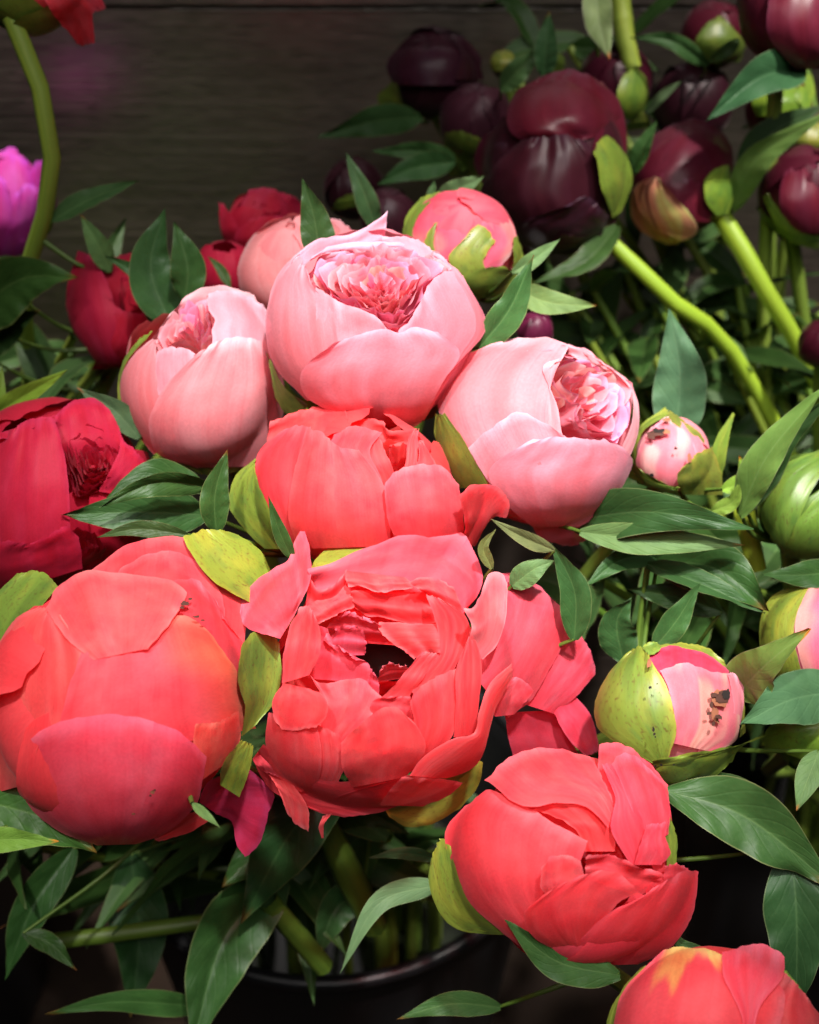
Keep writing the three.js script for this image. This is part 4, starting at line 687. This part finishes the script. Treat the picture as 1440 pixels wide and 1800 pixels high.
  petal(F, b, M.corap, [100, -20, 130, 0, 165, 22], [130, -40, 175, -10, 186, 15], null, { l: [-4, -2, 0], t: [1, 1.1, 1.2] });
  wrap(b, F.C, F.R * 1.0, AX(.1, .85, .3), M.sepal, { n: 5, even: 1, tip: 1.75, W: .75, t: [.75, .85, .7] });
  stemPx(t, [20, 30, .555, 52, 100, .56, 80, 190, .57, 92, 290, .58, 78, 380, .6, 50, 470, .62, 42, 560, .65, 52, 680, .69], [34, 31, 30, 29, 29, 29, 29, 29], [.95, 1.05, .9], { to: [V(t.base.x, .3, t.base.z), t.base] });
  leaf(t, [92, 388, .60, 160, 350, .595, 244, 318, .59], 46, { face: 'u', fold: .5, roll: .5, m: 'leafmid', t: [1.1, 1.1, 1.1] });
  leaf(t, [195, 478, .60, 170, 425, .59, 140, 375, .585], 44, { face: 'u', fold: .4, t: [.9, 1.1, .8] });
}
// ================================================================ dark maroon flowers
function darkBud(label, cx, cy, rx, ry, d, axis, o = {}) {
  const F = flower(cx, cy, rx, ry, d); peony(label, DARK, F, axis, o.bucket || 'right', o);
  wrap(F.b, F.C, F.R, F.axis, M[o.m || 'dark'], { n: 9, tip: .06, W: .95, step: .02, long: (ry - rx) / (rx + ry) * .8, t: o.t, flare: .05, lip: .03, grid: 18, notch: .16 });
  if (!o.noSep) wrap(F.b, F.C, F.R * 1.03, F.axis, M.sepal, { n: o.ns || 4, even: 1, tip: o.stip || 1.75, W: .6, ph: o.ph, t: o.ts || [.85, .95, .9], flare: .06 });
  return F;
}
{ // T: the big one
  const F = flower(975, 292, 125, 150, .66, [720, 0, 2]);
  peony('largest dark maroon peony, a torn upper petal over a round lower one', DARK, F, AX(-.05, .5, .85), 'right', { noStem: 1 }); const b = F.b;
  wrap(b, F.C, F.R * .9, F.axis, M.dark, { n: 8, tip: .2, W: .95 });
  petal(F, b, M.wine, [250, 640, 225, 560, 260, 480, 345, 430], [400, 700, 380, 600, 350, 520, 370, 430], null, { l: [-8, -6, -4], t: [.7, .7, .8] });
  petal(F, b, M.wine, [520, 520, 360, 470, 345, 390, 380, 320, 470, 265], [690, 470, 740, 430, 740, 360, 680, 290], [540, 245, 610, 255], { l: [-4, 6, 9], n: 34, b: 6, w: 2.2, ru: 2 });
  petal(F, b, M.wine, [760, 560, 765, 500, 745, 380, 690, 300], [640, 560, 655, 470, 685, 430, 640, 330], null, { l: [-2, 4, 6], n: 20 });
  petal(F, b, M.dark, [300, 700, 270, 560, 300, 500], [400, 760, 360, 600, 345, 500], null, { l: [-4, -2, 0] });
  petal(F, b, M.dark, [420, 880, 250, 680, 300, 580, 380, 500], [560, 900, 720, 800, 700, 600, 620, 500], [480, 470, 560, 475], { l: [-2, 2, 3], n: 34, b: 3, w: 2.4, ru: 2 });
  petal(F, b, M.dark, [400, 900, 380, 800, 560, 720], [580, 890, 660, 850, 700, 760], [620, 690], { l: [2, 6, 9], n: 26, w: 2.2, ru: 2.5 });
  petal(F, b, M.wine, [520, 880, 500, 850, 540, 820], [640, 860, 670, 820, 690, 790], [620, 830], { l: [2, 5, 7], t: [1, 1, 1] });
  petal(F, b, M.sepal, [715, 765, 670, 640, 662, 580, 648, 535], [745, 745, 785, 640, 770, 560, 700, 475], [672, 490], { l: [4, 11, 13], n: 24, t: [.95, 1.05, .9] });
  stemPx(F.t, [1060, 415, .665, 1110, 460, .665, 1180, 528, .67, 1285, 615, .70], [28, 27, 24, 21, 20], [1.4, 1.6, .75], { to: [V(BUCK.right.x - .01, .33, BUCK.right.z + .02), F.t.base] });  // raised tint paints in the lamp light on this stem
  leaf(F.t, [1085, 398, .655, 1030, 460, .64, 935, 502, .635], 56, { fold: .6, roll: -.4 });
  leaf(F.t, [1110, 305, .65, 1130, 260, .64, 1155, 212, .635], 46, { fold: .9, roll: .2, m: 'leafmid' });
}
{ // U: the round one at right with an orange foot
  const F = flower(1198, 320, 90, 108, .69, [720, 0, 2]);
  peony('round maroon bud with an orange-yellow lower petal, right of the largest dark one', DARK, F, AX(-.2, .45, .85), 'right', { noStem: 1 }); const b = F.b;
  wrap(b, F.C, F.R * .93, F.axis, M.wine, { n: 7, tip: .1, W: .95 });
  petal(F, b, M.wine, [880, 760, 830, 600, 850, 490, 930, 435], [1100, 760, 1140, 600, 1120, 490, 1060, 435], [1000, 414], { l: [0, .6, 1], n: 28, t: [.9, .9, .9] });
  petal(F, b, M.wine, [900, 780, 860, 640, 880, 600], [1060, 780, 1060, 700, 1045, 630], [960, 625], { l: [1, 1.5, 2], t: [1.4, 1.6, 1.5] });
  petal(F, b, M.wine, [800, 640, 840, 540, 930, 470], [1050, 640, 1120, 560, 1110, 480], [1000, 440, 1060, 450], { l: [2, 3, 2], n: 22, t: [1, 1, 1] });
  petal(F, b, M.salm, [900, 860, 800, 800, 775, 720, 800, 650, 860, 622], [940, 860, 1010, 815, 1000, 770, 940, 700, 880, 625], null, { l: [2, 4, 5], n: 34, t: [1, 1.5, .9], c: (u, v, s) => { const q = sst(-.2, .35, noise(u * 4 + s, v * 4) + .6 * u - .25), d = sst(.4, .6, noise(u * 12 + 4, v * 3) + .8 * v - .35); return [mix(1, .35, d), mix(1 + q * .75, .25, d), mix(1, .3, d)]; } });
  petal(F, b, M.sepal, [1080, 760, 1040, 700, 1040, 630, 1080, 590], [1120, 750, 1145, 680, 1150, 620, 1135, 575], null, { l: [4, 7, 8], n: 20, t: [.95, 1.2, .9] });
  stemPx(F.t, [1262, 372, .695, 1300, 430, .69, 1345, 510, .695, 1420, 640, .72], [34, 28, 24, 21, 21], [1.3, 1.5, .75], { to: [V(BUCK.right.x + .03, .33, BUCK.right.z + .03), F.t.base] });  // lit look of the stem is put into its bright tint
  leaf(F.t, [1290, 370, .685, 1330, 280, .66, 1455, 198, .64], 56, { face: 'u', m: 'lime', fold: .3, t: [.62, .78, 1.1], roll: -.2 });
  leaf(F.t, [1300, 340, .69, 1340, 250, .68, 1460, 180, .67], 62, { fold: .5, m: 'leafmid', roll: .3, t: [.7, .7, .7] });
}
{ // V: top right corner
  const F = flower(1402, 10, 106, 112, .64);
  peony('glossy wine red peony in the upper right corner', DARK, F, AX(.1, .6, .75), 'right'); const b = F.b;
  wrap(b, F.C, F.R * .95, F.axis, M.wine, { n: 8, tip: .1, W: .95 });
  petal(F, b, M.wine, [1330, 80, 1296, 10, 1310, -60], [1380, 90, 1370, 0, 1380, -60], null, { l: [0, 1, 1], t: [.8, .8, .8] });
  petal(F, b, M.wine, [1400, 124, 1350, 60, 1362, -60], [1460, 120, 1500, 60, 1490, -60], null, { l: [1, 3, 3], n: 26, t: [1.7, 1.9, 1.8] });
  leaf(F.t, [1405, 122, .64, 1330, 140, .615, 1240, 214, .61], 92, { fold: .75, roll: -.15, m: 'leafmid', t: [.75, 1, 1.25] });
}
let F;
F = darkBud('glossy maroon bud with long leaf-like sepals at the right edge', 1412, 342, 74, 84, .70, AX(.05, .5, .85), { m: 'wine', t: [.85, .9, .95], ph: .5, ts: [.7, .8, .7] });
petal(F, F.b, M.sepal, [1440, 440, 1380, 420, 1340, 345], [1440, 420, 1395, 400, 1350, 340], null, { l: [4, 6, 8], t: [.6, .75, .65] });
petal(F, F.b, M.wine, [1385, 410, 1370, 350, 1380, 300], [1450, 410, 1460, 350, 1440, 290], [1410, 285], { l: [1, 3, 2], t: [1.3, 1.3, 1.3] });
F = darkBud('dark maroon bud with a curled top petal, farthest left of the dark group', 762, 130, 74, 78, .755, AX(0, .6, .8), { ph: 2.2, stip: 1.9, t: [.75, .8, .9] });
petal(F, F.b, M.dark, [690, 150, 680, 110, 720, 70], [840, 150, 845, 100, 800, 60], [755, 58], { l: [2, 6, 4], ru: 3, t: [1, 1.1, 1.3] });
petal(F, F.b, M.dark, [800, 140, 810, 90, 780, 58], [850, 140, 838, 90, 812, 62], null, { l: [5, 9, 10], ru: 2 });
petal(F, F.b, M.sepal, [672, 200, 664, 170, 690, 145], [712, 200, 705, 170, 698, 148], null, { l: [4, 6, 8], t: [.8, .85, .7] });
leaf(F.t, [740, 205, .74, 650, 215, .72, 560, 242, .71], 62, { m: 'leafmid', t: [.6, .65, .6], fold: .4, arch: 0 });
F = darkBud('smooth dusky maroon bud nestled left of the largest dark peony', 838, 212, 66, 64, .73, AX(-.1, .4, .9), { t: [1.3, 1.7, 1.7], noSep: 1 });
petal(F, F.b, M.sepal, [790, 310, 780, 270, 782, 232], [850, 310, 852, 270, 845, 245], [810, 230], { l: [4, 6, 7], t: [.5, .55, .5] });
leaf(F.t, [800, 278, .70, 730, 265, .69, 655, 266, .68], 42, { m: 'leafmid', t: [.8, .9, .8], fold: .7 });
leaf(F.t, [800, 285, .69, 730, 295, .68, 662, 325, .67], 54, { m: 'leafmid', t: [.75, .9, .85], fold: .5 });
F = darkBud('maroon bud beside a bright green sepal, above the largest dark peony', 1080, 150, 62, 70, .73, AX(-.1, .5, .85), { m: 'wine', t: [.55, .6, .7], noSep: 1 });
petal(F, F.b, M.sepal, [1105, 212, 1085, 190, 1092, 140, 1115, 116], [1120, 210, 1138, 180, 1136, 140, 1120, 118], null, { l: [4, 8, 8], t: [.95, 1.1, .9] });
petal(F, F.b, M.sepal, [1100, 230, 1105, 215, 1115, 205], [1140, 225, 1140, 210, 1132, 198], null, { l: [4, 7, 8], t: [.8, .8, .9] });
leaf(F.t, [1048, -30, .67, 1052, 30, .665, 1072, 106, .66], 60, { face: 'u', m: 'lime', t: [1.1, 1.05, 2.6], fold: .4 });
stemPx(F.t, [1090, -20, .70, 1098, 60, .705, 1112, 120, .71], [34, 34, 32], [1.3, 1.3, 1.2]);
F = darkBud('maroon bud wrapped by a wide green sepal at top, left of the corner bloom', 1255, 62, 60, 56, .735, AX(.1, .4, .9), { m: 'wine', t: [.9, .9, .9], noSep: 1 });
petal(F, F.b, M.sepal, [1240, 112, 1222, 80, 1240, 45, 1265, 28], [1300, 110, 1310, 80, 1285, 45, 1270, 30], null, { l: [4, 8, 9], t: [.7, .8, .8] });
leaf(F.t, [1300, 70, .69, 1275, 90, .69, 1240, 112, .70], 26, { m: 'leafmid' });
leaf(F.t, [1245, 115, .70, 1180, 72, .69, 1108, 66, .69], 36, { m: 'leafmid', t: [.9, 1, .9], fold: .6 });
F = darkBud('shadowed maroon bud behind the long pale leaf, above the orange-footed one', 1215, 182, 74, 70, .755, AX(-.1, .4, .9), { t: [.8, .85, .95], noSep: 1 });
leaf(F.t, [1135, 200, .70, 1165, 168, .69, 1205, 138, .69], 18, { face: 'u', t: [.9, .9, .9] });
F = darkBud('bud with a bright lime green sepal between the two large leaves at right', 1372, 190, 64, 52, .735, AX(.2, .3, .9), { m: 'wine', t: [1, 1, 1], noSep: 1 });
petal(F, F.b, M.sepal, [1330, 205, 1322, 180, 1340, 160], [1425, 200, 1425, 175, 1405, 155], [1372, 148], { l: [2, 5, 5], t: [1, 1.35, .8] });
petal(F, F.b, M.sepal, [1395, 170, 1405, 150, 1415, 130], [1420, 200, 1432, 165, 1428, 135], null, { l: [5, 8, 8], t: [1, 1.3, .9] });
F = darkBud('yellow-green backed bud right behind the pale leaf at the right edge', 1428, 240, 46, 42, .745, AX(.2, .3, .9), { m: 'wine', noSep: 1 });
petal(F, F.b, M.sepal, [1390, 275, 1385, 250, 1400, 225], [1460, 275, 1470, 250, 1460, 222], [1430, 215], { l: [2, 5, 5], t: [1.3, 1.1, 1] });
F = darkBud('low dark maroon bud behind the narrow upright leaf', 622, 332, 58, 50, .72, AX(-.2, .4, .9), { t: [.8, .9, .9], noSep: 1 });
petal(F, F.b, M.sepal, [582, 372, 590, 355, 610, 342], [645, 358, 640, 345, 632, 338], null, { l: [6, 8, 9], t: [.8, .95, .8] });
F = darkBud('dusky maroon bud just above the flame-tipped pink petal', 682, 382, 52, 50, .67, AX(0, .4, .9), { t: [1.1, 1.3, 1.3], noSep: 1 });
leaf(F.t, [662, 405, .60, 640, 340, .59, 608, 268, .585], 44, { m: 'leafmid', t: [.9, .9, 1.0], fold: .5 });
F = darkBud('maroon bud cut by the right edge among the lower leaves', 1446, 605, 42, 45, .66, AX(-.2, .5, .8), { m: 'wine', t: [.7, .7, .8], noSep: 1 });
F = darkBud('small maroon bud peeping between the pale leaf and the right pink peony', 940, 580, 34, 34, .585, AX(0, .5, .8), { m: 'wine', t: [.9, .9, 1.4], noSep: 1 });
F = darkBud('small yellow-tipped bud between the two upright leaves at the top', 888, 112, 27, 26, .75, AX(0, .6, .8), { t: [1.2, 1.2, 1.2], noSep: 1 });
petal(F, F.b, M.sepal, [865, 125, 862, 105, 875, 88], [900, 125, 905, 105, 895, 88], null, { l: [2, 4, 4], t: [1.1, .95, .9] });
leaf(F.t, [880, 158, .69, 915, 120, .68, 958, 80, .675], 46, { m: 'leafmid', t: [1.3, 1.2, 1.2], fold: .5 });
leaf(F.t, [958, 135, .68, 960, 80, .67, 966, 18, .665], 46, { m: 'leafmid', t: [.8, .9, 1], fold: .4 });
petal(F, F.b, M.sepal, [962, 130, 960, 105, 975, 90], [992, 128, 992, 105, 985, 92], null, { l: [10, 14, 14], t: [.8, .95, .8] });

// ================================================================ leaves that belong to the near flowers
const own = k => scene.children.find(o => o.userData.label && o.userData.label.startsWith(k));
const A = own('large pale pink'), B = own('smaller pale pink'), C = own('pale pink round'), E = own('coral half-open peony at centre'), Fl = own('largest coral'), G = own('fully open'), I = own('coral half-open peony at lower'), J = own('coral peony with yellow'), K = own('round coral bud'), Lb = own('small pink bud'), Mb = own('plump green'), O = own('large shaded crimson'), Pr = own('crimson peony in shade'), N1 = own('pink and yellow-green'), N2 = own('closed plain'), T = own('largest dark');
cur = A;
leaf(A, [562, 450, .525, 552, 380, .52, 531, 313, .515], 66, { fold: .25, t: [.95, .9, .95], pk: .62 });
leaf(K, [842, 612, .50, 895, 545, .495, 938, 448, .49], 78, { fold: .5, fl: 1.0, roll: .25, wl: .8, t: [.8, .95, .8], m: 'leafmid' });
leaf(K, [905, 505, .54, 960, 530, .535, 1050, 538, .53], 50, { face: 'u', fold: .3, t: [1.15, 1.15, .8] });
leaf(K, [770, 345, .60, 810, 330, .595, 853, 308, .59], 40, { face: 'u', fold: .5, t: [1.1, 1.2, 1.1] });
leaf(K, [752, 352, .60, 760, 335, .6, 764, 316, .6], 16, { m: 'leafmid' });
leaf(K, [900, 480, .53, 940, 455, .53, 985, 420, .53], 34, { face: 'u', fold: .6, t: [.9, 1, .8] });
cur = B;
leaf(B, [300, 570, .57, 265, 470, .565, 290, 366, .56], 92, { fold: .3, t: [.85, .95, 1.05], pk: .75 });
leaf(B, [325, 530, .56, 330, 470, .555, 306, 390, .55], 68, { fold: .45, t: [.85, .9, .9] });
leaf(B, [275, 575, .575, 250, 490, .57, 185, 450, .565], 44, { fold: .5, t: [1.1, 1.2, 1.3] });
leaf(B, [405, 505, .60, 385, 470, .6, 365, 450, .6], 20, { m: 'leafmid' });
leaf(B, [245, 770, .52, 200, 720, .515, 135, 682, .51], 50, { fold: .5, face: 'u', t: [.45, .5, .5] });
cur = E;
leaf(E, [365, 905, .50, 240, 900, .485, 108, 905, .48], 92, { fold: .25, t: [.95, 1.05, 1.1] });
leaf(E, [370, 855, .49, 270, 850, .475, 175, 892, .47], 56, { fold: .8, roll: .3, t: [1, 1, .9] });
leaf(E, [360, 860, .50, 270, 835, .49, 172, 888, .485], 60, { fold: .5, roll: -.3, t: [.8, .85, .8] });
leaf(E, [330, 940, .47, 240, 930, .465, 170, 945, .46], 36, { fold: .6 });
leaf(E, [380, 935, .47, 378, 870, .465, 400, 790, .462], 62, { fold: .7, t: [1, 1, .9] });
leaf(E, [515, 985, .45, 490, 930, .445, 472, 872, .442], 30, { fold: .5, t: [.9, .9, .8] });
cur = G;
leaf(G, [1010, 1125, .47, 1010, 1040, .465, 970, 955, .46], 64, { fold: .4, m: 'leafmid', t: [.6, .72, .6] });
leaf(G, [975, 968, .455, 920, 945, .45, 862, 912, .445], 36, { fold: .9, face: 'u', t: [1.0, .7, .6] });
leaf(G, [865, 1000, .445, 850, 960, .442, 872, 930, .44], 26, { fold: .6, face: 'u', t: [1.1, .75, .5] });
leaf(G, [900, 1030, .46, 940, 1000, .455, 975, 985, .455], 52, { face: 'u', fold: .5, t: [.8, .9, .7] });
leaf(G, [690, 1280, .44, 655, 1300, .44, 640, 1310, .44], 14, {});
leaf(Fl, [338, 1412, .40, 365, 1435, .395, 388, 1456, .392], 18, { face: 'u', t: [.8, .9, .6] });
cur = C;
leaf(C, [1000, 915, .512, 1150, 900, .47, 1325, 930, .46], 100, { fold: .35, t: [.8, .9, .95], pk: .72 });
leaf(C, [1020, 935, .485, 1150, 950, .475, 1310, 958, .47], 60, { fold: .5, face: 'u', t: [.75, .85, .6] });
cur = Lb;
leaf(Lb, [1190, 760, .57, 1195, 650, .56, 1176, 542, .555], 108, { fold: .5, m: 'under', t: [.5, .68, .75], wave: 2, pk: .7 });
leaf(Lb, [1270, 860, .52, 1310, 845, .515, 1300, 800, .51], 40, { m: 'lime', face: 'u', t: [.9, 1.1, .8] });
leaf(Lb, [1250, 900, .51, 1290, 880, .505, 1300, 845, .50], 30, { m: 'lime', face: 'u', t: [.7, .8, .7] });
cur = N2;
leaf(N2, [1300, 905, .51, 1350, 800, .49, 1460, 670, .475], 70, { face: 'u', m: 'lime', t: [.55, .72, .9], fold: .55, roll: .2 });
leaf(N2, [1310, 900, .52, 1390, 760, .51, 1470, 690, .50], 60, { t: [.7, .7, .7], fold: .5, roll: -.5 });
stemPx(N2, [1300, 840, .56, 1315, 930, .56, 1330, 1000, .565], [34, 36, 36], [1.5, 1.5, .8]);
cur = Mb;
leaf(Mb, [1160, 975, .50, 1090, 985, .49, 1028, 1032, .485], 52, { m: 'leafmid', t: [.7, .85, .7], fold: .6 });
leaf(Mb, [1140, 985, .50, 1260, 1000, .485, 1352, 1075, .475], 120, { fold: .5, t: [.9, 1, .9], wave: 2, pk: .9 });
leaf(Mb, [1135, 990, .495, 1240, 1030, .48, 1345, 1078, .474], 60, { fold: .8, roll: .5, m: 'leafmid', t: [.6, .7, .6] });
leaf(Mb, [1150, 1140, .48, 1190, 1090, .475, 1230, 1025, .47], 54, { fold: .5, m: 'leafmid', t: [.75, .9, .75] });
leaf(Mb, [1095, 1160, .50, 1085, 1090, .495, 1110, 1050, .49], 80, { fold: .5, m: 'leafmid', t: [.55, .7, .6] });
leaf(Mb, [1270, 1075, .5, 1190, 1050, .5, 1100, 1035, .5], 60, { fold: .5, t: [1, 1, 1] });
leaf(Mb, [1440, 1320, .46, 1420, 1370, .455, 1400, 1425, .45], 50, { face: 'u', t: [.8, .9, .7] });
cur = N1;
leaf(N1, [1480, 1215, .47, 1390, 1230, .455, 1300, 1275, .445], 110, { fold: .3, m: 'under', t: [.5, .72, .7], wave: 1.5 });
leaf(N1, [1490, 1000, .5, 1420, 1010, .49, 1340, 1010, .485], 60, { fold: .4, t: [.85, .9, .85] });
cur = I;
leaf(I, [1170, 1390, .46, 1300, 1430, .455, 1470, 1560, .45], 130, { fold: .4, t: [1.15, 1.15, 1.2], wave: 2, pk: .9 });
leaf(I, [1200, 1380, .48, 1300, 1400, .475, 1400, 1490, .47], 70, { fold: .4, t: [.7, .8, .8] });
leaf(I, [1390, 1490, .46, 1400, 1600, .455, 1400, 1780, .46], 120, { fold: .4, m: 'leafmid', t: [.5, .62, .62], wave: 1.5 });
leaf(I, [1090, 1715, .42, 980, 1690, .415, 888, 1618, .41], 74, { fold: .35, t: [.8, .85, .85] });
leaf(I, [770, 1555, .50, 670, 1585, .49, 597, 1712, .49], 44, { fold: .3, face: 'u', t: [.75, .82, .8], pk: .6 });
leaf(I, [770, 1510, .50, 710, 1500, .495, 648, 1508, .49], 26, { m: 'leafmid', fold: .5, t: [.8, .8, .9] });
cur = J;
leaf(J, [880, 1770, .50, 790, 1765, .495, 698, 1792, .49], 46, { m: 'leafmid', fold: .4, t: [.8, .85, .7] });
leaf(J, [1180, 1640, .44, 1200, 1660, .44, 1260, 1675, .44], 20, { fold: .4 });
cur = Fl;
leaf(Fl, [-60, 1400, .44, 80, 1440, .435, 170, 1500, .43], 130, { fold: .3, t: [1.2, 1.3, 1] });
leaf(Fl, [-50, 1480, .42, 30, 1475, .415, 102, 1480, .412], 50, { face: 'u', m: 'lime', t: [.6, .8, .7], fold: .5 });
leaf(Fl, [130, 1490, .56, 60, 1590, .55, 8, 1725, .545], 80, { fold: .6, t: [.9, 1.1, 1.0] });
leaf(Fl, [500, 1545, .56, 400, 1640, .545, 335, 1850, .53], 150, { fold: .75, roll: .15, t: [.8, .9, .85], wave: .6 });
leaf(Fl, [370, 1770, .56, 200, 1762, .53, 80, 1782, .515], 50, { fold: .6, t: [.9, 1, .9] });
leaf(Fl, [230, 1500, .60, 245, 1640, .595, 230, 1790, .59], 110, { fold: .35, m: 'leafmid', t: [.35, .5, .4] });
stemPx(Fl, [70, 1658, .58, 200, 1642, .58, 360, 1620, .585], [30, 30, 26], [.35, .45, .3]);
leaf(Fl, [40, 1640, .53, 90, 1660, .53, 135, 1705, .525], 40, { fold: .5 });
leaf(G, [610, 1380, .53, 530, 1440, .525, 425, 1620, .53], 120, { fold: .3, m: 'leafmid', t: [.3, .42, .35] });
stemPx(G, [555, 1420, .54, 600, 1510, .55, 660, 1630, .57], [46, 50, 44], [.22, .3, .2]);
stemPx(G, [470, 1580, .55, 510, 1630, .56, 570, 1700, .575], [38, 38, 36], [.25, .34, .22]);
leaf(G, [640, 1560, .58, 590, 1600, .57, 560, 1680, .57], 70, { fold: .6, t: [.8, .9, 1.0] });
leaf(G, [520, 1460, .54, 430, 1520, .535, 390, 1560, .53], 90, { fold: .4, t: [.9, 1, .9] });
cur = Pr;
leaf(Pr, [-60, 560, .60, 40, 490, .585, 138, 488, .575], 120, { fold: .4, t: [1.1, 1.1, .9], pk: .7 });
leaf(Pr, [-40, 620, .62, 20, 570, .61, 70, 545, .60], 70, { fold: .4, t: [1, 1, 1] });
leaf(Pr, [-20, 735, .55, 45, 695, .54, 118, 650, .53], 46, { face: 'u', m: 'lime', t: [.72, .82, .5], fold: .6 });
leaf(Pr, [-10, 760, .56, 0, 700, .55, 4, 640, .55], 26, { m: 'lime', face: 'u', t: [.7, .8, .6] });
leaf(Pr, [-20, 480, .60, 30, 470, .6, 60, 480, .6], 50, { t: [.8, .8, .8] });

// ================================================================ leafy stems without a bloom of their own, in the depth of the buckets
function leafyStem(label, group, b, n, zone) {
  const a = rnd() * 6.28, base = foot(b, Math.cos(a) * rr(.02, .08), Math.sin(a) * rr(.02, .08)), [x0, x1, y0, y1, d0, d1] = zone;
  const t = thing('leafy_stem', label, 'stem', base, group), top = at(rr(x0, x1), rr(y0, mix(y0, y1, .35)), rr(d0, d1));
  const lo = V(base.x, .28, base.z), pts = [top, top.clone().lerp(lo, .5).add(V(rr(-.02, .02), .015, rr(-.02, .02))), lo, base];
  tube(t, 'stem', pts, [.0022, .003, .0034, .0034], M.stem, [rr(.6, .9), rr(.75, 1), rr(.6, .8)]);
  const c = new THREE.CatmullRomCurve3(pts.slice(0, 3), false, 'centripetal');
  for (let k = 0; k < n; k++) {
    const p = c.getPointAt(mix(.0, .72, k / n)), ang = k * 2.4 + a, out = V(Math.cos(ang), rr(-.15, .9), Math.sin(ang) * .8).normalize(), len = rr(.05, .095);
    const p1 = p.clone().addScaledVector(out, len * .5), p2 = p.clone().addScaledVector(out, len).add(V(0, -rr(.0, .03), 0));
    leaf3(t, [p, p1, p2], rr(.011, .020), { fold: rr(.2, .6), roll: rr(-.6, .6), m: rnd() < .45 ? 'leafmid' : 'leaf', view: V(rr(-.3, .3), 1, rr(.2, 1)).normalize(), t: (q => [q, q, q * .85])(rr(.7, 1.25)), nv: 18, nu: 8 });
  }
}
for (let k = 0; k < 30; k++) leafyStem('leafy green stem deep among the dark peonies at right', 'leafy stems at right', 'right', 8, [1000, 1440, 490, 950, .72, .84]);
for (let k = 0; k < 14; k++) leafyStem('leafy green stem low between the right buds and the black bucket', 'leafy stems at lower right', 'right', 7, [1000, 1440, 950, 1300, .58, .68]);
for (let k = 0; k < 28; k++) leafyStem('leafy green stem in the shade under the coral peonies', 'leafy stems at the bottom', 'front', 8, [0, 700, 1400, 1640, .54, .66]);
for (let k = 0; k < 6; k++) leafyStem('leafy green stem in the shade at the left edge', 'leafy stems at left', 'left', 7, [-80, 200, 560, 800, .62, .72]);
for (let k = 0; k < 5; k++) leafyStem('leafy green stem behind the dark buds at the top', 'leafy stems at the top', 'right', 6, [850, 1440, 20, 300, .73, .77]);
renderer.render(scene, camera);
